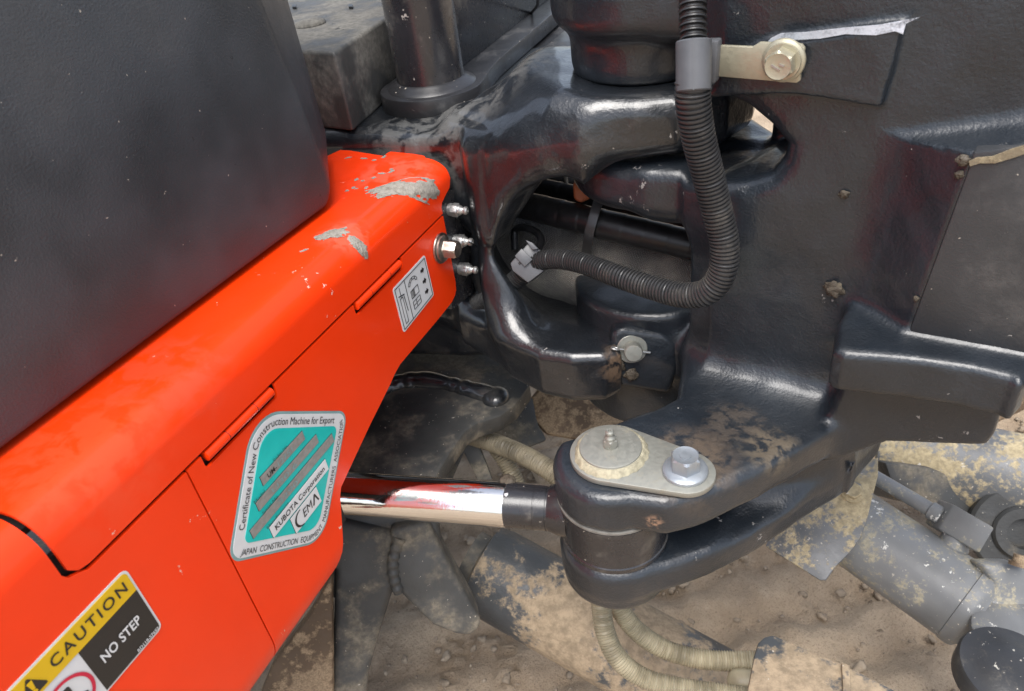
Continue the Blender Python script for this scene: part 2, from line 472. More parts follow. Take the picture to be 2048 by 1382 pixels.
M_greybox = paint('dusty_grey_rubber', (.050, .050, .048, 1), .62, grain=420, gstr=.3, dirt=(.15, .142, .125, 1), damt=.60, dscale=24, chips=.1, chipcol=(.03, .03, .03, 1), lump=.2,
                  stains=[(Pz(745, 165, .83), .004, .03, (1, 1, 1), (.20, .17, .13, 1), .8)])
M_zinc = metal('zinc_plate', (.31, .31, .275, 1), .48, .25, (.22, .19, .13, 1), met=.6)
M_zincy = metal('yellow_zinc', (.42, .39, .29, 1), .45, .2, (.32, .27, .18, 1), met=.6)
M_bolt = metal('bolt_zinc', (.33, .36, .39, 1), .36, .12, met=.6)
M_oldbolt = metal('weathered_bolt', (.42, .38, .34, 1), .36, .3, (.35, .24, .18, 1))
M_fit = metal('grease_fitting_zinc', (.42, .42, .41, 1), .34, .15, met=.8)
M_chrome = metal('chrome', (.80, .79, .78, 1), .10, .03)
M_grease = plain('old_grease', (.33, .30, .21, 1), .6, .25, 220, .8)
M_conduit = paint('conduit_black_plastic', (.026, .026, .027, 1), .36, grain=900, gstr=.1, dirt=(.105, .092, .074, 1), damt=.30, dscale=45, mfine=.3)
M_clamp = plain('grey_clamp_plastic', (.085, .088, .095, 1), .42, .1)
M_hose = plain('black_hose_rubber', (.014, .014, .015, 1), .38, .3, 80, .15)
M_tie = plain('black_tie_plastic', (.05, .05, .052, 1), .35)
M_rust = paint('rusty_orange', (.36, .10, .035, 1), .7, grain=300, gstr=.5, dirt=(.12, .04, .02, 1), damt=.5, dscale=90)
M_guard = plain('hose_guard_muddy', (.25, .22, .15, 1), .5, .3, 45, .3)
M_guard2 = plain('hose_guard_dirty', (.15, .13, .09, 1), .55, .4, 40, .3)
M_muddy = paint('mud_caked_paint', (.050, .055, .060, 1), .5, grain=500, gstr=.3, dirt=(.31, .24, .16, 1), damt=.46, dscale=13, chips=.0, lump=.6, dhard=.04, mfine=.42, fleck=.2)
M_mudfleck = paint('mud_flecked_paint', (.13, .135, .14, 1), .45, grain=500, gstr=.2, dirt=(.44, .36, .22, 1), damt=.46, dscale=22, mfine=.5, chips=.25, chipcol=(.6, .56, .48, 1), fleck=.7, dhard=.05)
M_cyl = paint('blade_cylinder_paint', (.165, .168, .168, 1), .42, grain=700, gstr=.15, dirt=(.46, .40, .26, 1), damt=.27, dscale=30, chips=.35, chipcol=(.62, .6, .55, 1), fleck=.8, dhard=.04, mfine=.5,
              stains=[(Pz(1770, 1040, .33), .012, .05, (1, 1, 1), (.52, .45, .27, 1), .8)])
M_knuckle = paint('worn_black_knuckle', (.030, .030, .031, 1), .36, grain=500, gstr=.2, dirt=(.22, .19, .14, 1), damt=.2, dscale=60, mfine=.4, chips=.2, chipcol=(.4, .38, .33, 1), fleck=.6)
M_dull = paint('dull_undercarriage_paint', (.045, .046, .045, 1), .6, grain=400, gstr=.3, dirt=(.20, .175, .135, 1), damt=.5, dscale=26, lump=.4, fleck=.5)
M_rustplate = paint('rust_mottled_plate', (.13, .085, .05, 1), .7, grain=400, gstr=.4, dirt=(.34, .25, .16, 1), damt=.6, dscale=70, lump=.5, dhard=.06)
M_mud = paint('dried_mud', (.30, .275, .235, 1), .9, grain=700, gstr=.8, gdist=.001, dirt=(.24, .21, .17, 1), damt=.5, dscale=160, lump=.8, vary=.15)
M_white = plain('label_white', (.66, .67, .68, 1), .35, .03)
M_yellow = plain('label_yellow', (.70, .44, .005, 1), .35, .03)
M_ink = plain('label_black', (.018, .017, .017, 1), .4, .05)
M_teal = plain('label_teal', (.005, .50, .46, 1), .35, .06)
M_tealgrey = plain('label_edge', (.20, .33, .33, 1), .4, .08)
M_silver = plain('label_grey', (.25, .24, .225, 1), .45, .12, 300)
M_red = plain('label_red', (.55, .012, .05, 1), .4, .05)
M_lidmud = M_mud
def weave_mat():
    t = NT('woven_sleeve'); 
    v = t.n('ShaderNodeMapping'); t.l(t.pos, v.inputs[0]); v.inputs['Rotation'].default_value = (.4, .5, .6)
    a = t.n('ShaderNodeTexWave'); a.inputs['Scale'].default_value = 190; t.l(v.outputs[0], a.inputs[0])
    b = t.n('ShaderNodeTexWave', bands_direction='Z'); b.inputs['Scale'].default_value = 190; t.l(v.outputs[0], b.inputs[0])
    h = t.math('MULTIPLY', a.outputs[1], b.outputs[1]); d = t.ramp(t.noise(28, 5, .6), .35, .7)
    t.set(Base_Color=t.mix(t.math('MULTIPLY', d, .8), t.mix(h, (.06, .058, .055, 1), (.15, .145, .135, 1)), (.22, .205, .175, 1)), Roughness=.8, Normal=t.bump(h, .8, .0008))
    return t.m
M_weave = weave_mat()
def ground_mat():
    t = NT('damp_sandy_soil')
    a = t.noise(6, 5, .6); b = t.noise(60, 6, .7); c = t.noise(420, 4, .6)
    col = t.mix(t.ramp(a, .35, .65), (.49, .385, .275, 1), (.35, .268, .188, 1))
    col = t.mix(t.math('MULTIPLY', t.ramp(b, .5, .75), .6), col, (.48, .385, .285, 1))
    col = t.mix(t.math('MULTIPLY', t.ramp(c, .5, .72), .6), col, (.15, .11, .078, 1))
    n = t.bump(c, .9, .003); n = t.bump(b, .8, .008, n)
    t.set(Base_Color=col, Roughness=.92, Normal=n, Specular_IOR_Level=.2); return t.m
M_soil = ground_mat()
M_clod = paint('soil_clod', (.34, .275, .205, 1), .95, grain=500, gstr=.6, dirt=(.20, .155, .11, 1), damt=.5, dscale=45, mfine=.3, spec=.2)

# ================================================================== ground
def build_ground():
    def axis(lo, hi, step, far):
        inner = np.arange(lo, hi, step)
        out = [hi]; s = step
        while out[-1] < far: s *= 1.35; out.append(out[-1] + s)
        inn = [lo]; s = step
        while inn[-1] > -far: s *= 1.35; inn.append(inn[-1] - s)
        return np.r_[np.array(inn[1:])[::-1], inner, np.array(out)]
    xs = axis(-.7, 1.5, .008, 60); ys = axis(.35, 1.9, .008, 60)
    X, Y = np.meshgrid(xs, ys, indexing='ij')
    D = unit([1, .18, 0]); nx, ny = -D[1], D[0]
    V = np.zeros((X.size, 3)); V[:, 0] = X.ravel(); V[:, 1] = Y.ravel()
    Zh = np.zeros(X.size)
    for i in range(X.size):
        x, y = V[i, 0], V[i, 1]
        if -.75 < x < 1.55 and .3 < y < 2.0:
            q = x * nx + y * ny + .02 * mnoise.noise((x * 3, y * 3, 5))
            z = .010 * math.sin(q * 62 + 1.5 * mnoise.noise((x * 2, y * 2, 1)))
            z += .016 * mnoise.noise((x * 7, y * 7, 0)) + .009 * mnoise.noise((x * 31, y * 31, 3)) + .010 * abs(mnoise.noise((x * 58, y * 58, 9)))
            Zh[i] = z
    # print of a track shoe
    c = Pz(955, 1345, 0); a = unit(Pz(1010, 1290, 0) - Pz(905, 1290, 0)); b = np.cross(Z3, a)
    R = V.copy(); R[:, 0] -= c[0]; R[:, 1] -= c[1]
    p = R @ a; q = R @ b
    m = (np.abs(p) < .055) & (q < .06) & (q > -.12)
    core = (np.abs(p) < .028)
    edge = m & (~core) & (np.abs(((q / .022) % 1) - .5) < .25)
    Zh[m] = Zh[m] * .3
    Zh[edge] -= .009; Zh[m & core & (q < .045)] -= .011
    V[:, 2] = Zh
    ni, nj = X.shape; idx = np.arange(ni * nj).reshape(ni, nj)
    Q = np.stack([idx[:-1, :-1], idx[1:, :-1], idx[1:, 1:], idx[:-1, 1:]], -1).reshape(-1, 4)
    g = mk('ground', V, Q, M_soil); tag(g, 'damp brown sandy soil with furrows and track prints', 'ground', kind='structure')
    # clods and pebbles lying on it
    def ico(sub):
        b_ = bmesh.new(); bmesh.ops.create_icosphere(b_, subdivisions=sub, radius=1); b_.verts.index_update()
        r_ = np.array([v.co[:] for v in b_.verts]), np.array([[v.index for v in f.verts] for f in b_.faces]); b_.free(); return r_
    I1, I2 = ico(1), ico(2); VV = []; FF = []; base = 0
    for i in range(3600):
        x, y = rng.uniform(-.4, 1.0), rng.uniform(.48, 1.4)
        r = .0014 + .0072 * rng.random() ** 4.5
        z0 = .016 * mnoise.noise((x * 7, y * 7, 0)) + .009 * mnoise.noise((x * 31, y * 31, 3))
        v, f = I2 if r > .005 else I1
        w_ = rng.normal(size=(3, 3)); k = 1 + .22 * np.sin(v @ w_.T * 2.2 + rng.random(3) * 6).sum(1)
        c = v * k[:, None] * r * rng.uniform(.6, 1.25, 3); ph = rng.random() * 6
        c = np.stack([c[:, 0] * math.cos(ph) - c[:, 1] * math.sin(ph) + x, c[:, 0] * math.sin(ph) + c[:, 1] * math.cos(ph) + y, c[:, 2] * .8 + z0 + r * .3], 1)
        VV.append(c); FF.append(f + base); base += len(v)
    o = mk('gravel', np.concatenate(VV), np.concatenate(FF), M_clod)
    tag(o, 'small brown clods and pebbles scattered over the soil', 'gravel', kind='stuff')
build_ground()

# ================================================================== orange cover
AZ = math.radians(27)
U = np.array([math.sin(AZ), math.cos(AZ), 0]); N = np.array([math.cos(AZ), -math.sin(AZ), 0])
P0 = Pz(885, 430, .72); P0b = np.array([P0[0], P0[1], 0])
ZL, RB = .762, .020
ARC = RB * math.pi / 2
def fr(x, y):                       # photo pixel -> (s along the cover, height) on the front sheet
    P = Pn(x, y, P0, N); return float((P - P0) @ U), float(P[2])
def lt(x, y):                       # photo pixel -> (s, unrolled t) on the lid's flat top
    P = Pz(x, y, ZL); return float((P - P0) @ U), float((P - P0) @ N) + RB
def lf(x, y):                       # the same on the lid's front flange
    s, z = fr(x, y); return s, ARC + ZL - RB - z
def lidmap(s, t, lift=0.0):
    if t <= 0: o, z, no, nz = -RB + t, ZL, 0, 1
    elif t < ARC:
        a = t / RB; o, z, no, nz = -RB + RB * math.sin(a), ZL - RB + RB * math.cos(a), math.sin(a), math.cos(a)
    else: o, z, no, nz = 0, ZL - RB - (t - ARC), 1, 0
    return P0b + U * s + N * (o + no * lift) + Z3 * (z + nz * lift)
ZB, RB2 = .556, .045                # lower sheet turns under below ZB
def lowmap(s, z, lift=0.0):
    if z >= ZB: return P0b + U * s + N * lift + Z3 * z
    a = min((ZB - z) / RB2, 1.5)
    return P0b + U * s + N * (-RB2 + (RB2 + lift) * math.cos(a)) + Z3 * (ZB - (RB2 + lift) * math.sin(a))
def sheet(name, poly, fmap, cuts, thick, mat, parent, inward=True):
    """flat pattern (2-D) cut, bent by fmap and given a thickness: pressed sheet metal"""
    bm = bmesh.new(); vs = [bm.verts.new((p[0], p[1], 0)) for p in poly]
    bm.faces.new(vs)
    for c in cuts:
        geo = bm.verts[:] + bm.edges[:] + bm.faces[:]
        bmesh.ops.bisect_plane(bm, geom=geo, plane_co=(0, c, 0), plane_no=(0, 1, 0))
    bmesh.ops.triangulate(bm, faces=[f for f in bm.faces if len(f.verts) > 4])
    outer = list(bm.verts); bmesh.ops.recalc_face_normals(bm, faces=bm.faces)
    V = [v.co.copy() for v in outer]; bm.verts.index_update()
    faces = [[v.index for v in f.verts] for f in bm.faces]; bed = [[v.index for v in e.verts] for e in bm.edges if len(e.link_faces) == 1]
    bm.free(); n = len(V)
    A = [fmap(v.x, v.y, 0.0) for v in V]; E1 = [fmap(v.x, v.y, -.0006) for v in V]; B = [fmap(v.x, v.y, -thick) for v in V]
    Fc = [f for f in faces] + [[i + n for i in f[::-1]] for f in faces] + [[a, b, b + n, a + n] for a, b in bed]
    bm = bmesh.new(); bv = [bm.verts.new(Vector(p)) for p in A + B]
    for f in Fc:
        try: bm.faces.new([bv[i] for i in f])
        except ValueError: pass
    return from_bm(name, bm, mat, parent, True, 50)

cover = thing('engine_cover', 'orange pressed steel cover of an excavator with hinged lid and stickers', 'machine cover', P0b + U * -.2)
sL = -.405
lid = [(sL, -.22), (lt(640, 312)[0], -.22), lt(652, 313), lt(680, 300), lt(700, 301), lt(768, 312), lt(776, 305), lt(786, 302), lt(842, 310), (.0285, -.0045), (.0246, -.0015), (.0236, .005)]
s1 = .0265
lid += [(.0242, .012), (.0254, .020), (.0248, .029), (.0205, .0365), (.009, .0405), (.003, .043), (.0005, .047), (.0012, .0525)]
lid += [(-.395, .0525), (-.401, .0510), (sL, .046)]
o = sheet('lid', lid, lidmap, list(np.linspace(0, ARC, 13)), .0022, M_orange, cover); tag(o, 'hinged upper lid with a rounded front edge')
# dark backing put behind the sheets to stand for the shade in the seams
def infr(pts, lift): return [P0b + U * s + N * lift + Z3 * z for s, z in pts]
prism('shade_backing', infr([(-.60, .735), (-.01, .735), (-.01, .66), (-.12, .655), (-.22, .60), (-.22, .56), (-.60, .56)], -.006), -N, .004, M_seam, cover)
prism('shade_backing', [P0b + U * s + N * o_ + Z3 * .752 for s, o_ in ((-.60, -.25), (-.37, -.25), (-.37, -.015), (-.60, -.015))], -Z3, .004, M_seam, cover)
gap = .7185
H1 = (-.1455, -.0785); H2 = (-.3115, -.2480)       # hinge spans along the cover
def top_edge(sa, sb, z=gap):
    """upper edge of a lower sheet from sa to sb (sa>sb) with a notch at each hinge"""
    pts = []
    for a, b in (H1, H2):
        if sb < a and b < sa:
            pts += [(b + .003, z), (b + .003, z - .007), (b + .001, z - .0095), (a - .001, z - .0095), (a - .003, z - .007), (a - .003, z)]
    return pts
SE = -.3265                                       # seam between the two lower sheets
right = [(.001, gap)] + top_edge(.001, SE) + [(SE + .0006, gap)]
right += [(SE + .0006, .49)]
right += [(-.262, .49), (-.262, .500), (-.250, .525), (-.2395, .5455), (-.2335, .562), (-.2275, .580), (-.2235, .592), (-.2195, .598), (-.1998, .6056), (-.168, .6175), (-.130, .630), (-.122, .6335), (-.111, .6362),
          (-.040, .6355), (-.012, .6360), (-.004, .6385), (-.0002, .6425), (.0015, .650), (.001, .68)]
sheet('lower_panel', right, lowmap, [ZB] + list(np.linspace(ZB - .005, .492, 11)), .002, M_orange, cover)
leftp = [(SE - .0006, gap), (-.395, gap), (-.4015, gap + .001), (sL - .003, gap + .0055), (sL - .003, ZL - RB)]
# the body carries on past the lid: same rounded shoulder
TG = ARC + ZL - RB
def bodymap(s, t, lift=0.0):
    return lidmap(s, t, lift) if t < TG - ZB else lowmap(s, TG - t, lift)
tg_, tb_ = TG - gap, TG - .49
sheet('side_panel', [(sL - .0035, -.22), (sL - .0035, .046), (sL - .0015, .0500), (-.401, .0525), (-.397, tg_ + .0003), (SE - .0006, tg_ + .0003), (SE - .0006, tb_), (-.70, tb_), (-.70, -.22)],
      bodymap, list(np.linspace(0, ARC, 13)) + [TG - ZB] + list(np.linspace(TG - ZB + .005, tb_ - .002, 11)), .0022, M_orange, cover)
for a, b in (H1, H2):
    c = P0b + Z3 * (gap - .0032)
    h = lathe('hinge', c + U * a - N * .0014, U, [(0, .0012), (.0006, .0034), (b - a - .0006, .0034), (b - a, .0012)], M_orange, cover, 20, 50)
    for k in (.3, .72):
        lathe('knuckle_joint', c + U * (a + (b - a) * k) - N * .0014, U, [(0, .00345), (.0004, .00345)], M_seam, h, 20)
# cover bolt
bs, bz = fr(880, 496); bp = P0b + U * bs + Z3 * bz
cb = lathe('cover_bolt', bp, N, [(0, .0135), (.0010, .0140), (.0022, .0138), (.003, .012)], M_oldbolt, cover, 36)
lathe('flange', bp + N * .003, N, [(0, .0118), (.0015, .0118), (.003, .0095)], M_oldbolt, cb, 36)
hexhead('hex_head', bp + N * .0055, N, .0145, .0125, M_oldbolt, cb, .2)

# dried mud on the lid
def mud_patch(name, s0, t0, ls, lt_, h, seed, parent, rot=0.0, thr=.0):
    n, m = 46, 34; V = []; keep = {}
    for i in range(n):
        for j in range(m):
            a, b = (i / (n - 1) * 2 - 1), (j / (m - 1) * 2 - 1)
            v = 1 - math.hypot(a, b * 1.05) + .75 * mnoise.noise((a * 1.7 + seed, b * 1.7, seed)) + .35 * mnoise.noise((a * 6 + seed, b * 6, 2)) - thr
            if v > 0:
                ds, dt = a * ls, b * lt_
                ds, dt = ds * math.cos(rot) - dt * math.sin(rot), ds * math.sin(rot) + dt * math.cos(rot)
                hh = min(h, v * h * 2.2) * (1 + .5 * mnoise.noise((a * 14, b * 14, seed)))
                keep[(i, j)] = len(V); V.append(lidmap(s0 + ds, t0 + dt, hh + .00015))
    Fc = [(keep[i, j], keep[i + 1, j], keep[i + 1, j + 1], keep[i, j + 1]) for i in range(n - 1) for j in range(m - 1)
          if all(k in keep for k in ((i, j), (i + 1, j), (i + 1, j + 1), (i, j + 1)))]
    o = mk(name, V, Fc, M_lidmud, parent); return o
lx = lambda x, y: lt(x, y)
a = lx(818, 367); q1, q2 = np.array(lt(752, 388)), np.array(lt(884, 348)); mr = math.atan2(q2[1] - q1[1], q2[0] - q1[0])
tag(mud_patch('mud_patch', a[0], a[1], float(np.linalg.norm(q2 - q1)) * .62, .0125, .0011, 12.4, cover, mr), 'large flake of dried grey mud near the lid end')
a = lx(664, 469); mud_patch('mud_patch', a[0], a[1], .013, .008, .0008, 8.3, cover, mr)
a = lx(722, 470); mud_patch('mud_patch', a[0], a[1], .011, .006, .0007, 5.7, cover, 1.3)
for k in range(18):
    px, py = (rng.uniform(690, 800), rng.uniform(312, 385)) if k < 15 else (rng.uniform(500, 760), rng.uniform(430, 620))
    a = lx(px, py)
    if a[1] > -.005: continue
    mud_patch('mud_speck', a[0], a[1], rng.uniform(.0015, .0042), rng.uniform(.001, .0022), .0004, rng.uniform(0, 50), cover, rng.uniform(0, 3))

# ------------------------------------------------------------------ stickers
def smap(s, z, lift): return lowmap(s, z, lift)
def decal(name, pts, lift, mat, parent):
    """flat shape (s,z points) lying lift above the front sheet, with a thin film edge"""
    bm = bmesh.new(); vs = [bm.verts.new((p[0], p[1], 0)) for p in pts]; f = bm.faces.new(vs)
    bmesh.ops.triangulate(bm, faces=[f]); bm.verts.index_update()
    tri = [[v.index for v in f.verts] for f in bm.faces]; bm.free()
    n = len(pts)
    A = [smap(p[0], p[1], lift) for p in pts]; B = [smap(p[0], p[1], lift - .0003) for p in pts]
    Fc = tri + [[i, (i + 1) % n, (i + 1) % n + n, i + n] for i in range(n)]
    o = mk(name, A + B, Fc, mat, parent, False); return o
_tc = {}
def text_mesh(body, size=1.0, offset=0.0, spacing=1.0, shear=0.0, xs=1.0):
    cu = bpy.data.curves.new('lettering', 'FONT'); cu.body = body; cu.size = size; cu.offset = offset
    cu.space_character = spacing; cu.shear = shear; cu.resolution_u = 3
    ob = bpy.data.objects.new('lettering_tmp', cu); COL.objects.link(ob)
    bpy.context.view_layer.update()
    me = bpy.data.meshes.new_from_object(ob.evaluated_get(bpy.context.evaluated_depsgraph_get()))
    V = np.array([v.co[:] for v in me.vertices]).reshape(-1, 3); Fc = [list(p.vertices) for p in me.polygons]
    bpy.data.objects.remove(ob); bpy.data.curves.remove(cu); bpy.data.meshes.remove(me)
    V = V.copy(); V[:, 0] *= xs
    return V, Fc
def lettering(body, org, ex, ey, width, height, lift, mat, parent, offset=.0, spacing=1.0, shear=0.0, name='lettering', label=None):
    """text fitted in a box: org = lower left (s,z), ex/ey unit directions in (s,z)"""
    V, Fc = text_mesh(body, 1.0, offset, spacing, shear)
    lo, hi = V.min(0), V.max(0)
    cap = .73
    a = (V[:, 0] - lo[0]) / (hi[0] - lo[0]) * width; b = V[:, 1] / cap * height
    P = [smap(org[0] + ex[0] * x + ey[0] * y, org[1] + ex[1] * x + ey[1] * y, lift) for x, y in zip(a, b)]
    o = mk(name, P, Fc, mat, parent, False)
    o['label'] = label or ('printed words ' + body)
    return o
# --- caution sticker (yellow header, black field, no-step sign)
cTR = fr(247, 1138); cBR = fr(327, 1250)
cs = .5 * (cTR[0] + cBR[0]); zt, zb = cTR[1], cBR[1]
WL = .112; c0 = cs - WL
def rect(sa, sb, za, zb_, r=.0): return rpoly([(sa, za), (sb, za), (sb, zb_), (sa, zb_)], r)
st = decal('caution_label', rect(c0, cs, zb, zt, .004), .0004, M_white, cover); tag(st, 'yellow black and white caution no step sticker')
e = .0014; zm = zt - .0165; sm = cs - .0405
decal('header', rpoly([(c0 + e, zm), (cs - e, zm), (cs - e, zt - e), (c0 + e, zt - e)], [0, 0, .003, .003]), .0008, M_yellow, st)
decal('black_field', rpoly([(sm, zb + e), (cs - e, zb + e), (cs - e, zm - .0003), (sm, zm - .0003)], [0, .003, 0, 0]), .0008, M_ink, st)
lettering('CAUTION', (fr(96, 1325)[0], zm + .0048), (1, 0), (0, 1), .0475, .0072, .0012, M_ink, st, .012, 1.25)
lettering('NO STEP', (sm + .0065, zb + .0165), (1, 0), (0, 1), .026, .0066, .0012, M_white, st, .022, 1.05)
lettering('RD118-57652', (cs - .018, zb + .0022), (1, 0), (0, 1), .0155, .0022, .0012, M_white, st, .02)
# warning triangle
tc = fr(55, 1358); ty = zm + .0022; tx = tc[0] - .001
tri = decal('warning_triangle', rpoly([(tx - .0068, ty), (tx + .0068, ty), (tx, ty + .0118)], .0008, 3), .0012, M_ink, st)
decal('exclamation_mark', [(tx - .0007, ty + .0036), (tx + .0007, ty + .0036), (tx + .0014, ty + .0088), (tx - .0014, ty + .0088)], .0016, M_yellow, tri)
decal('exclamation_mark', [(tx + .0011 * math.cos(k), ty + .0021 + .0011 * math.sin(k)) for k in np.linspace(0, 6.28, 12, endpoint=False)], .0016, M_yellow, tri)
# red prohibition ring and boot
rc = (sm - .0155, zb + .0165)
ring = []
R1, R2 = .0142, .0122; nn = 48
Vr = [smap(rc[0] + r * math.cos(2 * math.pi * i / nn), rc[1] + r * math.sin(2 * math.pi * i / nn), .0010) for r in (R1, R2) for i in range(nn)]
mk('prohibition_ring', Vr, [(i, (i + 1) % nn, (i + 1) % nn + nn, i + nn) for i in range(nn)], M_red, st, False)
decal('boot_symbol', rpoly([(rc[0] - .0035, rc[1] + .0085), (rc[0] + .0035, rc[1] + .0085), (rc[0] + .0035, rc[1] - .001), (rc[0] + .009, rc[1] - .004), (rc[0] + .009, rc[1] - .0075), (rc[0] - .0035, rc[1] - .0075)], .0012, 4), .0008, M_ink, st)

# --- certificate sticker (rounded diamond)
def cpx(x, y): return fr(440 + x / 4.064, 800 + y / 4.064)     # from the photograph's own corner points
corn = [np.array(cpx(265, 92)), np.array(cpx(1035, 88)), np.array(cpx(838, 1150)), np.array(cpx(62, 1330))]
def inset(C, d):
    """shrink a convex quad by d"""
    cen = sum(C) / 4; L = []
    for i in range(4):
        a, b = C[i], C[(i + 1) % 4]; t = unit(b - a); n = np.array([-t[1], t[0]])
        if np.dot(cen - a, n) < 0: n = -n
        L.append((a + n * d, t))
    out = []
    for i in range(4):
        (p, t), (q, v) = L[i - 1], L[i]
        k = np.linalg.solve(np.stack([t, -v], 1), q - p); out.append(p + t * k[0])
    return out
RR = [.026, .010, .020, .011]
cert = decal('certificate_label', rpoly(corn, RR, 10), .0004, M_tealgrey, cover); tag(cert, 'teal and white diamond shaped export certificate sticker')
decal('white_border', rpoly(inset(corn, .0018), [r - .001 for r in RR], 10), .0008, M_white, cert)
teal = decal('teal_field', rpoly(inset(corn, .0112), [.015, .005, .012, .005], 10), .0012, M_teal, cert)
def path_text(body, pts, height, lift, mat, parent, offset, fill=1.0):
    pts = np.array(pts); L = np.r_[0, np.cumsum(np.linalg.norm(np.diff(pts, axis=0), axis=1))]
    V, Fc = text_mesh(body, 1.0, offset, 1.0)
    lo, hi = V[:, 0].min(), V[:, 0].max(); x = (V[:, 0] - lo) / (hi - lo) * L[-1]; y = V[:, 1] / .73 * height
    px = np.interp(x, L, pts[:, 0]); pz = np.interp(x, L, pts[:, 1])
    e_ = .0012
    tx_ = np.interp(np.minimum(x + e_, L[-1]), L, pts[:, 0]) - np.interp(np.maximum(x - e_, 0), L, pts[:, 0])
    tz_ = np.interp(np.minimum(x + e_, L[-1]), L, pts[:, 1]) - np.interp(np.maximum(x - e_, 0), L, pts[:, 1])
    ln = np.hypot(tx_, tz_); tx_, tz_ = tx_ / ln, tz_ / ln
    P = [smap(a - c * d, b + c2 * d, lift) for a, b, c, c2, d in zip(px, pz, tz_, tx_, y)]
    o = mk('lettering', P, Fc, mat, parent, False); o['label'] = 'printed words ' + body
def subpath(C, R, i0, f0, f1, ccw):
    """piece of the rounded outline through corners: list of points, trimmed to fractions"""
    P = np.array(rpoly(C, R, 12)); 
    return P
inn = inset(corn, .0090); Rn = [.017, .005, .014, .006]
full = np.array(rpoly(inn, Rn, 12)); k = 13
tl, tr, br, bl = full[0:k], full[k:2 * k], full[2 * k:3 * k], full[3 * k:4 * k]
def lerp(a, b, t): return a + (b - a) * t
p1 = np.concatenate([[lerp(bl[-1], tl[0], .10)], [lerp(bl[-1], tl[0], .5)], tl, [lerp(tl[-1], tr[0], .5)], [lerp(tl[-1], tr[0], .97)]])
path_text('Certificate of New Construction Machine for Export', p1, .0054, .0012, M_ink, cert, .0)
out = inset(corn, .0034); full = np.array(rpoly(out, [.024, .009, .018, .010], 12))
tl, tr, br, bl = full[0:k], full[k:2 * k], full[2 * k:3 * k], full[3 * k:4 * k]
p2 = np.concatenate([bl[::-1][9:], [lerp(br[-1], bl[0], .5)], br[::-1], [lerp(tr[-1], br[0], .5)], tr[::-1][:7]])
path_text('JAPAN  CONSTRUCTION  EQUIPMENT  MANUFACTURERS  ASSOCIATION', p2, .0044, .0012, M_ink, cert, .0)
def bar(x0, y0, x1, y1, hpx, mat, name):
    """a strip given by its upper left and upper right photo points (zoomed units) and its height"""
    a, b = np.array(cpx(x0, y0)), np.array(cpx(x1, y1)); t = unit(b - a); n = np.array([t[1], -t[0]])
    q = [a, b, b + n * hpx, a + n * hpx]
    g = .0003
    decal('strip_edge', [q[0] + (-t - n) * g, q[1] + (t - n) * g, q[2] + (t + n) * g, q[3] + (-t + n) * g], .0015, M_ink, cert)
    o = decal(name, q, .0018, mat, cert); return a, t, n, np.linalg.norm(b - a)
HS = float(np.linalg.norm(np.array(cpx(338, 692)) - np.array(cpx(310, 627)))); HW = float(np.linalg.norm(np.array(cpx(427, 1108)) - np.array(cpx(385, 1035)))); HE = float(np.linalg.norm(np.array(cpx(612, 1072)) - np.array(cpx(556, 965))))
A = bar(310, 627, 652, 250, HS, M_silver, 'grey_strip')
B = bar(275, 835, 765, 278, HS, M_silver, 'grey_strip')
C_ = bar(228, 1060, 893, 272, HS, M_silver, 'grey_strip')
D_ = bar(385, 1035, 838, 478, HW, M_white, 'white_strip')
E_ = bar(556, 965, 765, 702, HE, M_white, 'white_strip')
def on(bar_, frac, down, body, wfrac, h, off_, mat=M_ink, lift=.0021, shear=0.0, sp=1.0):
    a, t, n, L = bar_; lettering(body, a + t * L * frac + n * down, t, -n, L * wfrac, h, lift, mat, cert, off_, sp, shear)
on(A, .12, .0058, 'UM-', .20, .0040, .01); on(A, .36, .0058, '12751', .34, .0040, .0, M_tealgrey)
on(B, .22, .0058, 'U30-6', .40, .0040, .0, M_tealgrey); on(C_, .30, .0058, '3290', .22, .0040, .0, M_tealgrey)
on(D_, .06, .0070, 'KUBOTA Corporation', .88, .0046, .012)
on(E_, .36, .0108, 'EM', .36, .0075, .0, shear=.2)
a, t, n, L = E_
lam = lambda f_, d_: a + t * L * f_ + n * d_
for p_, q_ in (((.74, .0108), (.86, .0033)), ((.86, .0033), (.93, .0108))):
    x_, y_ = lam(*p_), lam(*q_); v_ = unit(y_ - x_); m_ = np.array([-v_[1], v_[0]]) * .0006
    decal('emblem_stroke', [x_ - m_, y_ - m_, y_ + m_, x_ + m_], .0021, M_ink, cert)
sw = []
for q in np.linspace(-.1, 3.1, 18):
    c_ = a + t * L * .31 + n * .0080; d_ = -t * L * .23 * math.sin(q) - n * .0068 * math.cos(q); wd_ = .10 + .16 * math.sin(max(0, min(math.pi, q)))
    sw += [c_ + d_ * (1 + wd_ * .3), c_ + d_ * (1 - wd_ * .7)]
mk('emblem_swoosh', [smap(p[0], p[1], .0021) for p in sw], [(2 * k_, 2 * k_ + 1, 2 * k_ + 3, 2 * k_ + 2) for k_ in range(17)], M_ink, cert, False)
on(A, .30, -.0010, 'Sticker No.', .34, .0022, .0); on(B, -.02, -.0010, 'Model', .16, .0022, .0)
on(C_, .14, -.0010, 'Serial No.', .18, .0022, .0); on(D_, -.03, -.0010, 'Manufacturer', .36, .0022, .0)

